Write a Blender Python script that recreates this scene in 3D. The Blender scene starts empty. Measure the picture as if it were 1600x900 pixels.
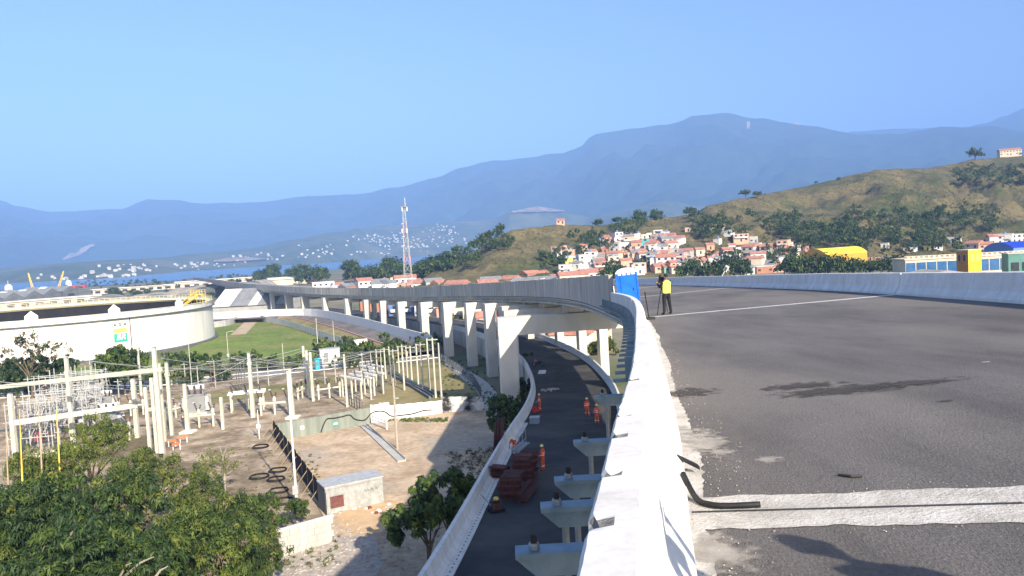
import bpy, bmesh, math, random
from mathutils import Vector, Matrix, noise
R = math.radians
random.seed(11)
scene = bpy.context.scene
COL = scene.collection

# ---------------------------------------------------------------- camera
CAM_H, FOC, ROLL, PITCH = 22.0, 1180.0, R(3.2), R(3.1)
_f = Vector((0, math.cos(PITCH), -math.sin(PITCH)))
_r0 = Vector((1, 0, 0)); _u0 = _r0.cross(_f)
_r = _r0 * math.cos(ROLL) - _u0 * math.sin(ROLL)
_u = _r0 * math.sin(ROLL) + _u0 * math.cos(ROLL)
CAMP = Vector((0, 0, CAM_H))
cam_d = bpy.data.cameras.new('camera'); cam = bpy.data.objects.new('camera', cam_d); COL.objects.link(cam)
cam_d.sensor_width = 36.0; cam_d.lens = 36.0 * FOC / 1600.0
cam_d.clip_start = 0.1; cam_d.clip_end = 60000
cam.matrix_world = Matrix(((_r.x, _u.x, -_f.x, 0), (_r.y, _u.y, -_f.y, 0), (_r.z, _u.z, -_f.z, CAM_H), (0, 0, 0, 1)))
scene.camera = cam

# ---------------------------------------------------------------- sky, sun, exposure
SUN_EL, SUN_AZ = R(29), R(153)           # azimuth clockwise from +Y: behind the camera, to the right
world = bpy.data.worlds.new('World'); scene.world = world; world.use_nodes = True
wn = world.node_tree
sky = wn.nodes.new('ShaderNodeTexSky'); sky.sky_type = 'NISHITA'; sky.sun_disc = False
sky.sun_elevation = SUN_EL; sky.sun_rotation = SUN_AZ
sky.air_density = 1.0; sky.dust_density = 2.0; sky.ozone_density = 4.0
bg = wn.nodes['Background']; bg.inputs['Strength'].default_value = 0.088
wn.links.new(sky.outputs[0], bg.inputs[0])
sun_d = bpy.data.lights.new('sun', 'SUN'); sun_d.energy = 5.0; sun_d.angle = R(0.5); sun_d.color = (1.0, 0.89, 0.73)
sun = bpy.data.objects.new('sun', sun_d); COL.objects.link(sun)
_sd = Vector((math.sin(SUN_AZ) * math.cos(SUN_EL), math.cos(SUN_AZ) * math.cos(SUN_EL), math.sin(SUN_EL)))
sun.rotation_euler = (-_sd).to_track_quat('-Z', 'Y').to_euler(); sun.location = (30, -40, 60)
vs = scene.view_settings
vs.view_transform = 'Standard'; vs.look = 'None'; vs.gamma = 1.0; vs.use_curve_mapping = False
vs.exposure = 1.4
scene.render.engine = 'CYCLES'
scene.cycles.use_denoising = True
scene.cycles.max_bounces = 6; scene.cycles.diffuse_bounces = 3; scene.cycles.transparent_max_bounces = 8
scene.cycles.volume_bounces = 0

# ---------------------------------------------------------------- pixel -> place (photo is 1600 x 900)
def ray(x, y): return _f + _r * ((x - 800) / FOC) - _u * ((y - 450) / FOC)
def G(x, y, z=0.0):                       # point of height z seen at that pixel
    d = ray(x, y); t = (z - CAM_H) / d.z; return CAMP + d * t
def D(x, y, dep):                         # point at forward distance dep
    d = ray(x, y); return CAMP + d * (dep / d.y)
def PX(p):
    v = Vector(p) - CAMP; w = v.dot(_f); return 800 + FOC * v.dot(_r) / w, 450 - FOC * v.dot(_u) / w

# ---------------------------------------------------------------- materials
MATS = {}
def mat(name, col, col2=None, scale=1.0, rough=0.85, bump=0.0, bscale=None, metal=0.0, spec=0.3, detail=6.0, lo=0.35, hi=0.65, col3=None, scale3=0.1, coord='Object', stretch=None, speck=None):
    m = bpy.data.materials.new(name); m.use_nodes = True; nt = m.node_tree
    b = nt.nodes['Principled BSDF']
    b.inputs['Roughness'].default_value = rough; b.inputs['Metallic'].default_value = metal
    b.inputs['Specular IOR Level'].default_value = spec
    c4 = lambda c: (c[0], c[1], c[2], 1)
    b.inputs['Base Color'].default_value = c4(col)
    tc = nt.nodes.new('ShaderNodeTexCoord'); vec = tc.outputs[coord]
    if stretch:
        mp = nt.nodes.new('ShaderNodeMapping'); mp.inputs['Scale'].default_value = stretch
        nt.links.new(vec, mp.inputs[0]); vec = mp.outputs[0]
    def nz(sc, det):
        n = nt.nodes.new('ShaderNodeTexNoise'); n.inputs['Scale'].default_value = sc; n.inputs['Detail'].default_value = det
        n.inputs['Roughness'].default_value = 0.62
        nt.links.new(vec, n.inputs['Vector']); return n.outputs['Fac']
    if col2 is not None:
        ramp = nt.nodes.new('ShaderNodeValToRGB'); ramp.color_ramp.elements[0].position = lo; ramp.color_ramp.elements[1].position = hi
        ramp.color_ramp.elements[0].color = c4(col); ramp.color_ramp.elements[1].color = c4(col2)
        nt.links.new(nz(scale, detail), ramp.inputs[0]); out = ramp.outputs[0]
        if col3 is not None:
            mx = nt.nodes.new('ShaderNodeMixRGB'); r3 = nt.nodes.new('ShaderNodeValToRGB')
            r3.color_ramp.elements[0].position = 0.48; r3.color_ramp.elements[1].position = 0.62
            nt.links.new(nz(scale3, 5), r3.inputs[0]); nt.links.new(r3.outputs[0], mx.inputs[0])
            nt.links.new(out, mx.inputs[1]); mx.inputs[2].default_value = c4(col3); out = mx.outputs[0]
        if speck:                              # fine grain of the surface itself
            sp = nt.nodes.new('ShaderNodeTexNoise'); sp.inputs['Scale'].default_value = speck[0]; sp.inputs['Detail'].default_value = 3; nt.links.new(tc.outputs[coord], sp.inputs['Vector'])
            mr = nt.nodes.new('ShaderNodeMapRange'); mr.inputs[1].default_value = .3; mr.inputs[2].default_value = .7; mr.inputs[3].default_value = 1 - speck[1]; mr.inputs[4].default_value = 1 + speck[1]; nt.links.new(sp.outputs['Fac'], mr.inputs[0])
            mm = nt.nodes.new('ShaderNodeVectorMath'); mm.operation = 'MULTIPLY'; nt.links.new(out, mm.inputs[0]); nt.links.new(mr.outputs[0], mm.inputs[1]); out = mm.outputs[0]
        nt.links.new(out, b.inputs['Base Color'])
    if bump:
        bp = nt.nodes.new('ShaderNodeBump'); bp.inputs['Strength'].default_value = bump; bp.inputs['Distance'].default_value = 0.05
        nt.links.new(nz(bscale or scale * 3, 6), bp.inputs['Height']); nt.links.new(bp.outputs[0], b.inputs['Normal'])
    MATS[name] = m; return m
def plain(name, col, rough=0.6, metal=0.0): return mat(name, col, tuple(c * 0.78 for c in col), 3.0, rough, metal=metal)

# ---------------------------------------------------------------- mesh builder
class MB:
    def __init__(s): s.v = []; s.f = []; s.m = []; s.mi = 0
    def add(s, vs_, fs):
        o = len(s.v); s.v += [tuple(v) for v in vs_]; s.f += [tuple(i + o for i in f) for f in fs]; s.m += [s.mi] * len(fs); return s
    def box(s, c, d, rz=0.0, top=1.0, M=None):
        x, y, z = d[0] / 2, d[1] / 2, d[2] / 2; P = []
        for sz, k in ((-1, 1.0), (1, top)):
            for sx, sy in ((-1, -1), (1, -1), (1, 1), (-1, 1)): P.append(Vector((sx * x * k, sy * y * k, sz * z)))
        if M is None: M = Matrix.Rotation(rz, 3, 'Z')
        P = [M @ p + Vector(c) for p in P]
        return s.add(P, [(3, 2, 1, 0), (4, 5, 6, 7), (0, 1, 5, 4), (1, 2, 6, 5), (2, 3, 7, 6), (3, 0, 4, 7)])
    def tube(s, pts, r, n=6, cap=True):
        pts = [Vector(p) for p in pts]; rs = r if isinstance(r, (list, tuple)) else [r] * len(pts); rings = []
        for i, p in enumerate(pts):
            t = (pts[min(i + 1, len(pts) - 1)] - pts[max(i - 1, 0)]).normalized()
            a = t.cross(Vector((0, 0, 1)));
            if a.length < 0.05: a = Vector((1, 0, 0))
            a.normalize(); b = t.cross(a)
            rings.append([p + (a * math.cos(2 * math.pi * k / n) + b * math.sin(2 * math.pi * k / n)) * rs[i] for k in range(n)])
        V = [q for rg in rings for q in rg]; Fs = []
        for i in range(len(pts) - 1):
            for k in range(n): Fs.append((i * n + k, i * n + (k + 1) % n, (i + 1) * n + (k + 1) % n, (i + 1) * n + k))
        if cap: Fs += [tuple(range(n - 1, -1, -1)), tuple((len(pts) - 1) * n + k for k in range(n))]
        return s.add(V, Fs)
    def lathe(s, prof, c=(0, 0, 0), n=16):        # prof [(r,z)]; a large ring section is closed on itself
        V = []; Fs = []; loop = n >= 100
        if loop: prof = list(prof) + [prof[0]]
        for r_, z in prof:
            for k in range(n): V.append((c[0] + r_ * math.cos(2 * math.pi * k / n), c[1] + r_ * math.sin(2 * math.pi * k / n), c[2] + z))
        for i in range(len(prof) - 1):
            for k in range(n): Fs.append((i * n + k, i * n + (k + 1) % n, (i + 1) * n + (k + 1) % n, (i + 1) * n + k))
        if not loop: Fs += [tuple(range(n - 1, -1, -1)), tuple((len(prof) - 1) * n + k for k in range(n))]
        return s.add(V, Fs)
    def prism(s, poly, a, b):                     # poly = list of 3D points, extruded by vector b-a
        dv = Vector(b) - Vector(a); n = len(poly); V = [Vector(p) for p in poly] + [Vector(p) + dv for p in poly]
        return s.add(V, [tuple(range(n - 1, -1, -1)), tuple(range(n, 2 * n))] + [(i, (i + 1) % n, n + (i + 1) % n, n + i) for i in range(n)])
    def sweep(s, frames, prof, closed=True, cap=True):   # frames: list of fn(off, h)->point
        n = len(prof); V = [fr(o, h) for fr in frames for o, h in prof]; Fs = []
        for i in range(len(frames) - 1):
            for k in range(n if closed else n - 1): Fs.append((i * n + k, (i + 1) * n + k, (i + 1) * n + (k + 1) % n, i * n + (k + 1) % n))
        if cap and closed: Fs += [tuple(range(n)), tuple(range(len(frames) * n - 1, (len(frames) - 1) * n - 1, -1))]
        return s.add(V, Fs)
    def build(s, name, mats, parent=None, smooth=False, loc=None):
        me = bpy.data.meshes.new(name); me.from_pydata(s.v, [], s.f); 
        for m in (mats if isinstance(mats, (list, tuple)) else [mats]): me.materials.append(MATS[m] if isinstance(m, str) else m)
        if any(s.m): me.polygons.foreach_set('material_index', s.m)
        if smooth: me.polygons.foreach_set('use_smooth', [True] * len(me.polygons))
        bm = bmesh.new(); bm.from_mesh(me); bmesh.ops.recalc_face_normals(bm, faces=bm.faces); bm.to_mesh(me); bm.free()
        me.update(); o = bpy.data.objects.new(name, me); COL.objects.link(o)
        if parent is not None: o.parent = parent
        if loc is not None: o.location = loc
        return o
def empty(name, loc=(0, 0, 0), rz=0.0):
    o = bpy.data.objects.new(name, None); COL.objects.link(o); o.location = loc; o.rotation_euler.z = rz; o.empty_display_size = 0.3; return o
def tag(o, label, cat, group=None, kind=None):
    if label: o['label'] = label
    if cat: o['category'] = cat
    if group: o['group'] = group
    if kind: o['kind'] = kind
    return o
def structure(o): o['kind'] = 'structure'; return o
def copy_tree(o, parent=None):
    c = o.copy(); COL.objects.link(c); c.parent = parent
    for ch in list(o.children): copy_tree(ch, c)
    return c
def sheet(name, poly, z, m):
    return structure(MB().add([(p[0], p[1], z) for p in poly], [tuple(range(len(poly)))]).build(name, m))
def crom(P, n=12):                         # Catmull-Rom through points
    P = [Vector(p) for p in P]; out = []
    for i in range(len(P) - 1):
        a, b, c, d = P[max(i - 1, 0)], P[i], P[i + 1], P[min(i + 2, len(P) - 1)]
        for k in range(n):
            t = k / n; out.append(0.5 * (2 * b + (c - a) * t + (2 * a - 5 * b + 4 * c - d) * t * t + (3 * b - a - 3 * c + d) * t ** 3))
    return out + [P[-1]]
class Path:
    def __init__(s, pts, n=14):
        s.p = crom(pts, n); s.s = [0.0]
        for a, b in zip(s.p, s.p[1:]): s.s.append(s.s[-1] + (b - a).length)
        s.L = s.s[-1]
    def at(s, d):
        d = min(max(d, 0), s.L - 1e-4); lo, hi = 0, len(s.s) - 1
        while hi - lo > 1:
            m = (lo + hi) // 2
            if s.s[m] <= d: lo = m
            else: hi = m
        t = (d - s.s[lo]) / (s.s[hi] - s.s[lo]); p = s.p[lo].lerp(s.p[hi], t)
        a = s.p[min(hi + 1, len(s.p) - 1)] - s.p[max(lo - 1, 0)]
        return p, Vector((a.x, a.y, 0)).normalized()
    def sy(s, y):                          # arc length at which forward distance reaches y
        for i in range(len(s.p) - 1):
            if s.p[i].y <= y < s.p[i + 1].y: return s.s[i] + (y - s.p[i].y) / (s.p[i + 1].y - s.p[i].y) * (s.s[i + 1] - s.s[i])
        return s.L
    def frame(s, d, bank=None):
        p, t = s.at(d); nx = Vector((t.y, -t.x, 0)); k = bank(d) if bank else 0.0
        return lambda o, h: p + nx * o + Vector((0, 0, h + k * o))
    def frames(s, a, b, step, bank=None):
        n = max(1, int(math.ceil((b - a) / step))); return [s.frame(a + (b - a) * i / n, bank) for i in range(n + 1)]

# ---------------------------------------------------------------- material set
mat('asphalt', (0.105, 0.097, 0.093), (0.17, 0.157, 0.149), 0.45, 0.9, 0.6, 45, col3=(0.19, 0.172, 0.157), scale3=0.16, stretch=(1.6, .45, 1), detail=10, speck=(38, .2))
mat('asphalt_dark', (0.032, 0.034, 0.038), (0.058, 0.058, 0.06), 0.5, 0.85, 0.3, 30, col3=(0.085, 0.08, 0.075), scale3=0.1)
mat('chipped_concrete', (0.16, 0.15, 0.14), (0.30, 0.285, 0.265), 25, 0.95, 0.6, 60)
mat('dust', (0.42, 0.39, 0.345), (0.62, 0.59, 0.54), 3.0, 0.95, 0.5, 30)
mat('concrete_white', (0.58, 0.555, 0.52), (0.76, 0.74, 0.705), 2.2, 0.85, 0.12, 110, col3=(0.66, 0.635, 0.59), scale3=0.9, detail=12, lo=0.28, hi=0.6, stretch=(1, 1, 0.45), speck=(22, .07))
mat('concrete', (0.40, 0.385, 0.35), (0.50, 0.485, 0.44), 0.8, 0.88, 0.25, 12, stretch=(1, 1, 0.25))
mat('concrete_grey', (0.27, 0.25, 0.22), (0.66, 0.625, 0.56), 1.6, 0.9, 0.3, 9, stretch=(1, 1, 0.08), lo=0.3, hi=0.72)
mat('concrete_panel', (0.46, 0.46, 0.45), (0.64, 0.635, 0.61), 0.9, 0.85, 0.2, 12, stretch=(1, 1, 0.15))
mat('pier_concrete', (0.50, 0.475, 0.42), (0.60, 0.57, 0.505), 0.6, 0.85, 0.2, 9, stretch=(1, 1, 0.35))
mat('steel_blue', (0.17, 0.235, 0.29), (0.25, 0.32, 0.375), 2.0, 0.45, 0.1, 20, metal=0.2)
mat('steel_grey', (0.22, 0.25, 0.275), (0.33, 0.36, 0.38), 3.0, 0.45, metal=0.4)
mat('black_rubber', (0.012, 0.012, 0.013), (0.03, 0.03, 0.03), 6, 0.6)
mat('black_cloth', (0.010, 0.010, 0.012), (0.022, 0.022, 0.026), 9, 0.9)
mat('rust_iron', (0.05, 0.022, 0.022), (0.115, 0.05, 0.046), 4, 0.8)
mat('red_brown', (0.10, 0.036, 0.034), (0.19, 0.075, 0.065), 3, 0.8)
mat('timber', (0.32, 0.24, 0.15), (0.45, 0.35, 0.23), 4, 0.85, stretch=(1, 1, 6))
mat('white_paint', (0.74, 0.73, 0.70), (0.80, 0.79, 0.765), 2.0, 0.6)
mat('white_line', (0.55, 0.54, 0.52), (0.72, 0.71, 0.69), 3.0, 0.8)
mat('cream_post', (0.44, 0.43, 0.34), (0.60, 0.585, 0.48), 1.5, 0.7, stretch=(1, 1, 0.3))
mat('pale_metal', (0.36, 0.365, 0.355), (0.52, 0.525, 0.51), 2.0, 0.5, metal=0.15)
mat('porcelain', (0.05, 0.035, 0.03), (0.09, 0.06, 0.05), 4, 0.3)
mat('orange_suit', (0.62, 0.085, 0.03), (0.75, 0.13, 0.045), 7, 0.85)
mat('reflective', (0.72, 0.74, 0.70), (0.8, 0.82, 0.78), 6, 0.5)
mat('helmet_yellow', (0.74, 0.60, 0.25), (0.78, 0.66, 0.32), 5, 0.4)
mat('vest_yellow', (0.78, 0.76, 0.10), (0.86, 0.84, 0.16), 7, 0.8)
mat('skin', (0.30, 0.16, 0.10), (0.36, 0.20, 0.13), 8, 0.6)
mat('boots', (0.025, 0.02, 0.018), (0.04, 0.035, 0.03), 5, 0.7)
mat('toilet_blue', (0.008, 0.115, 0.60), (0.012, 0.15, 0.68), 2, 0.4)
mat('cone_orange', (0.75, 0.13, 0.05), (0.8, 0.2, 0.1), 5, 0.6)
mat('dirt', (0.36, 0.26, 0.165), (0.60, 0.46, 0.32), 0.25, 0.95, 0.8, 5, col3=(0.40, 0.335, 0.26), scale3=0.08, detail=12, speck=(1.6, .18))
mat('sand_patch', (0.50, 0.34, 0.19), (0.60, 0.43, 0.26), 0.8, 0.95, 0.5, 6)
mat('gravel', (0.30, 0.26, 0.225), (0.46, 0.41, 0.36), 1.6, 0.95, 0.9, 6, detail=12)
mat('yard', (0.19, 0.14, 0.085), (0.50, 0.40, 0.29), 0.3, 0.95, 0.8, 5, col3=(0.15, 0.115, 0.065), scale3=0.09, detail=12, speck=(1.6, .25))
mat('ground', (0.13, 0.125, 0.075), (0.27, 0.235, 0.165), 0.03, 0.95, 0.3, 0.6, col3=(0.09, 0.115, 0.045), scale3=0.012)
mat('town_ground', (0.22, 0.19, 0.15), (0.36, 0.31, 0.25), 0.03, 0.95)
mat('lawn', (0.10, 0.165, 0.022), (0.19, 0.235, 0.045), 0.12, 0.95, 0.8, 3, col3=(0.23, 0.205, 0.08), scale3=0.045, speck=(.8, .25), detail=10)
mat('dry_lawn', (0.22, 0.185, 0.075), (0.30, 0.24, 0.12), 0.3, 0.95, 0.6, 4, col3=(0.15, 0.155, 0.05), scale3=0.12, detail=10)
mat('road_grey', (0.20, 0.195, 0.19), (0.27, 0.265, 0.255), 0.4, 0.9)
mat('hill_grass', (0.075, 0.07, 0.024), (0.165, 0.13, 0.058), 0.05, 0.95, 1.0, 0.5, col3=(0.055, 0.064, 0.018), scale3=0.018, detail=14, lo=0.3, hi=0.7, speck=(.35, .35))
mat('forest', (0.012, 0.03, 0.012), (0.03, 0.058, 0.022), 0.012, 0.95, 1.0, 0.02, detail=12, col3=(0.02, 0.045, 0.016), scale3=0.0012)
mat('foothill', (0.035, 0.06, 0.022), (0.08, 0.10, 0.04), 0.012, 0.95, 1.0, 0.03, detail=10, col3=(0.11, 0.115, 0.05), scale3=0.0025)
mat('bare_earth', (0.16, 0.125, 0.085), (0.30, 0.25, 0.18), 0.02, 0.95)
mat('bark', (0.10, 0.075, 0.05), (0.18, 0.14, 0.10), 3, 0.9)
mat('pale_bark', (0.32, 0.28, 0.22), (0.42, 0.37, 0.30), 3, 0.9)
mat('tank_white', (0.60, 0.59, 0.545), (0.72, 0.71, 0.665), 0.5, 0.6, stretch=(1, 1, .12), detail=8)
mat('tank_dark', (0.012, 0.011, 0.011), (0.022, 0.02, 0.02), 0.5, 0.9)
mat('pale_yellow', (0.70, 0.63, 0.36), (0.76, 0.70, 0.45), 1, 0.7)
mat('logo_yellow', (0.80, 0.50, 0.10), (0.82, 0.54, 0.14), 1, 0.6)
mat('logo_green', (0.03, 0.33, 0.22), (0.04, 0.37, 0.25), 1, 0.6)
mat('crane_yellow', (0.70, 0.46, 0.07), (0.76, 0.55, 0.12), 1, 0.6)
mat('red_paint', (0.55, 0.035, 0.04), (0.62, 0.06, 0.06), 1, 0.6)
mat('roof_grey', (0.22, 0.225, 0.225), (0.31, 0.315, 0.31), 0.3, 0.6, metal=0.2)
mat('roof_dark', (0.085, 0.095, 0.10), (0.14, 0.15, 0.155), 0.2, 0.7)
mat('tarp_grey', (0.24, 0.215, 0.19), (0.36, 0.325, 0.29), 0.15, 0.9, stretch=(1, 1, 3))
mat('terracotta', (0.33, 0.135, 0.095), (0.47, 0.24, 0.18), 0.8, 0.85)
mat('window_dark', (0.03, 0.035, 0.04), (0.055, 0.06, 0.07), 1, 0.25, spec=0.5)
mat('glass_blue', (0.03, 0.10, 0.24), (0.05, 0.15, 0.32), 0.3, 0.2, spec=0.6)
mat('roof_yellow', (0.80, 0.66, 0.03), (0.84, 0.71, 0.05), 0.1, 0.5)
mat('gable_orange', (0.55, 0.29, 0.03), (0.6, 0.33, 0.05), 0.3, 0.7)
mat('roof_blue', (0.012, 0.04, 0.42), (0.018, 0.055, 0.5), 0.1, 0.5)
mat('tower_yellow', (0.78, 0.52, 0.02), (0.82, 0.57, 0.04), 0.4, 0.7)
mat('tower_ochre', (0.42, 0.19, 0.03), (0.48, 0.23, 0.05), 0.4, 0.8)
mat('teal_wall', (0.10, 0.24, 0.20), (0.14, 0.29, 0.25), 0.3, 0.8)
HOUSE_COLS = {'white': (0.72, 0.70, 0.67), 'cream': (0.68, 0.58, 0.44), 'pink': (0.66, 0.38, 0.33), 'orange': (0.62, 0.36, 0.22), 'salmon': (0.68, 0.42, 0.30),
  'yellow': (0.74, 0.66, 0.16), 'turquoise': (0.04, 0.48, 0.56), 'green': (0.25, 0.48, 0.30), 'grey': (0.40, 0.39, 0.37), 'maroon': (0.26, 0.06, 0.08), 'brick': (0.40, 0.19, 0.12), 'blue': (0.14, 0.26, 0.55)}
for k_, c_ in HOUSE_COLS.items(): mat('wall_' + k_, c_, tuple(x * 0.82 for x in c_), 0.5, 0.85)
# water
m = mat('water', (0.025, 0.10, 0.22), (0.03, 0.12, 0.26), 0.01, 0.22, 0.25, 0.15, spec=0.5)
def leaf_mat(name, c1, c2, trans=0.25):
    m = mat(name, c1, c2, 0.7, 0.6, spec=0.35, lo=0.3, hi=0.7); b = m.node_tree.nodes['Principled BSDF']
    nt = m.node_tree; out = nt.nodes['Material Output']; tr = nt.nodes.new('ShaderNodeBsdfTranslucent'); mx = nt.nodes.new('ShaderNodeMixShader')
    lk = b.inputs['Base Color'].links[0].from_socket; nt.links.new(lk, tr.inputs[0]); mx.inputs[0].default_value = trans
    nt.links.new(b.outputs[0], mx.inputs[1]); nt.links.new(tr.outputs[0], mx.inputs[2]); nt.links.new(mx.outputs[0], out.inputs[0])
leaf_mat('leaf_dark', (0.014, 0.034, 0.009), (0.034, 0.068, 0.016), .15)
leaf_mat('leaf_mid', (0.045, 0.085, 0.014), (0.11, 0.155, 0.028))
leaf_mat('leaf_light', (0.12, 0.16, 0.022), (0.23, 0.25, 0.05), .35)
leaf_mat('leaf_dry', (0.13, 0.10, 0.06), (0.22, 0.18, 0.12))
# ================================================================ terrain, water, haze
def lerp_tab(tab, x):
    if x <= tab[0][0]: return tab[0][1]
    for (a, va), (b, vb) in zip(tab, tab[1:]):
        if x <= b:
            t = (x - a) / (b - a); t = t * t * (3 - 2 * t) * 0.5 + t * 0.5; return va + (vb - va) * t
    return tab[-1][1]
def fbm(x, y, o=5):
    return noise.fractal(Vector((x, y, 3.7)), 0.9, 2.1, o, noise_basis='PERLIN_ORIGINAL')
class Layer:
    def __init__(s, ridge, foot, rdist, zfoot=0.0, amp=0.1, nsc=1 / 900, power=1.0):
        s.ridge, s.foot, s.rdist, s.zfoot, s.amp, s.nsc, s.power = ridge, foot, rdist, zfoot, amp, nsc, power
    def pt(s, px, t):
        Pr = D(px, lerp_tab(s.ridge, px), lerp_tab(s.rdist, px)); df = lerp_tab(s.foot, px)
        Pf = D(px, 386 - (px - 800) * 0.056, df); Pf.z = s.zfoot
        if t <= 1:
            p = Pf.lerp(Pr, t); g = t ** s.power; p.z = s.zfoot + (Pr.z - s.zfoot) * g
            e = math.sin(math.pi * min(t, 1)) ** 0.8
        else:
            q = Pr + (Pr - Pf) * (t - 1); p = q; k = t - 1; p.z = s.zfoot + (Pr.z - s.zfoot) * max(0.0, 1 - k * 1.4 - 0.6 * k * k); e = min(1.0, k * 2)
            if k >= 0.6: p.z = s.zfoot - 3
        h = Pr.z - s.zfoot
        rid = 1 - abs(fbm(p.x * s.nsc, p.y * s.nsc)) * 2
        r2 = 1 - abs(fbm(p.x * s.nsc * 3.1 + 7, p.y * s.nsc * 3.1)) * 2
        p.z += s.amp * h * e * (rid - 0.55 + 0.35 * (r2 - 0.55)) + 0.012 * h * fbm(p.x * s.nsc * 9, p.y * s.nsc * 9, 3)
        return p
    def surf(s, px, py):                    # place on this slope seen at that pixel
        best = None
        for i in range(1, 401):
            t = i / 400; y = PX(s.pt(px, t))[1]
            if y <= py: return s.pt(px, t)
        return s.pt(px, 1.0)
    def build(s, name, m, x0, x1, nx, nt, tmax=1.6):
        V = []; Fs = []
        for i in range(nx + 1):
            px = x0 + (x1 - x0) * i / nx
            for k in range(nt + 1): V.append(s.pt(px, tmax * k / nt))
        w = nt + 1
        for i in range(nx):
            for k in range(nt): Fs.append((i * w + k, (i + 1) * w + k, (i + 1) * w + k + 1, i * w + k + 1))
        return structure(MB().add(V, Fs).build(name, m, smooth=True))
# the ground sheet reaches the horizon
structure(MB().add([(-22000, -1900, 0), (22000, -1900, 0), (22000, 17900, 0), (-22000, 17900, 0)], [(0, 1, 2, 3)]).build('ground', 'ground'))
# far range, second range, foothills beyond the bay
MR = [(-900, 300), (-400, 318), (-150, 300), (0, 312), (30, 322), (75, 331), (130, 328), (190, 326), (232, 311), (262, 311), (320, 317), (400, 315), (480, 306), (560, 303), (620, 292), (680, 277), (720, 262), (770, 249), (830, 245), (880, 237), (905, 227), (927, 208), (960, 201), (1010, 195), (1060, 188), (1085, 178), (1130, 175), (1200, 184), (1270, 194), (1340, 208), (1400, 207), (1470, 197), (1540, 196), (1600, 204), (1800, 190), (2300, 250)]
main_range = Layer(MR, [(-900, 4200), (0, 3900), (600, 5600), (900, 4600), (2300, 3500)], [(-900, 7600), (0, 7600), (800, 7900), (1130, 7400), (1600, 6900), (2300, 7000)], 0, 0.17, 1 / 1300, 1.15)
main_range.build('mountain_range', 'forest', -900, 2400, 330, 60)
BR_ = [(1100, 330), (1250, 240), (1330, 203), (1380, 199), (1440, 197), (1500, 199), (1540, 190), (1570, 180), (1600, 166), (1650, 156), (1750, 160), (1900, 180), (2400, 230)]
Layer(BR_, [(1100, 7600), (2400, 7600)], [(1100, 9500), (2400, 9500)], 0, 0.12, 1 / 1800, 1.1).build('mountain_peak', 'forest', 1120, 2400, 110, 36)
def shore_y(px): return lerp_tab([(-600, 474), (0, 443.5), (156, 436), (312, 423), (400, 417), (500, 411.5), (600, 403.8), (640, 401.6), (760, 395), (900, 387.5), (1300, 365)], px)
FSH = [(px, min(4800, G(px, shore_y(px)).y)) for px in range(-600, 1301, 50)]
FR = [(-600, 440), (-200, 430), (0, 420), (60, 414), (130, 409), (200, 405), (260, 402), (300, 396), (360, 392), (400, 386), (450, 375), (520, 363), (560, 357), (600, 352), (660, 350), (720, 346), (775, 341), (800, 328), (840, 322), (880, 328), (920, 338), (960, 331), (1040, 313), (1100, 322), (1200, 326), (1300, 330)]
foothills = Layer(FR, FSH, [(a, b + 700 + max(0, a) * 0.5) for a, b in FSH], 0.2, 0.16, 1 / 420, 0.9)
foothills.build('foothills', 'foothill', -600, 1300, 300, 34)
# bare earth scars on the range and on a foothill top, laid on the slope
def scar(layer, pts, name):
    V = []; n = 14; m_ = 4                     # pts = [(px, y top, y bottom)]
    for i in range(n + 1):
        px = pts[0][0] + (pts[-1][0] - pts[0][0]) * i / n; a = lerp_tab([(q[0], q[1]) for q in pts], px); b = lerp_tab([(q[0], q[2]) for q in pts], px)
        for k in range(m_ + 1): V.append(layer.surf(px, b + (a - b) * k / m_ + 1.2 * noise.noise(Vector((px * .2, k, 0)))) + Vector((0, -8, 5)))
    structure(MB().add(V, [(i * (m_ + 1) + k, (i + 1) * (m_ + 1) + k, (i + 1) * (m_ + 1) + k + 1, i * (m_ + 1) + k + 1) for i in range(n) for k in range(m_)]).build(name, 'bare_earth', smooth=True))
# bay
near_sh = [(-700, 520), (-300, 482), (0, 454), (131, 448), (225, 442), (300, 437), (390, 430.5), (500, 423), (560, 419), (640, 412), (760, 404)]
far_sh = [(px, shore_y(px) - 0.6) for px in (760, 640, 600, 500, 400, 312, 156, 0, -600)]
bay_poly = [G(*q) for q in near_sh] + [G(*q) for q in far_sh]
sheet('bay_water', bay_poly, 0.35, 'water')
# the near grassy hill with the houses at its foot
HR = [(600, 452), (640, 446), (690, 418), (735, 396), (770, 374), (800, 359), (840, 354), (870, 350), (930, 352), (970, 347), (1000, 343), (1050, 339), (1085, 332), (1110, 319), (1160, 309), (1210, 299), (1250, 291), (1300, 281), (1330, 273), (1370, 264), (1400, 262), (1440, 262), (1480, 257), (1520, 248), (1560, 245), (1600, 243), (1700, 236), (1900, 240), (2300, 300)]
hill = Layer(HR, [(640, 430), (740, 410), (900, 400), (1100, 400), (1300, 430), (1600, 470), (2300, 500)], [(640, 470), (740, 500), (900, 560), (1000, 600), (1100, 640), (1300, 760), (1600, 900), (2300, 900)], 0.1, 0.15, 1 / 110, 1.05)
hill.build('hill', 'hill_grass', 610, 2300, 260, 70)
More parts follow.
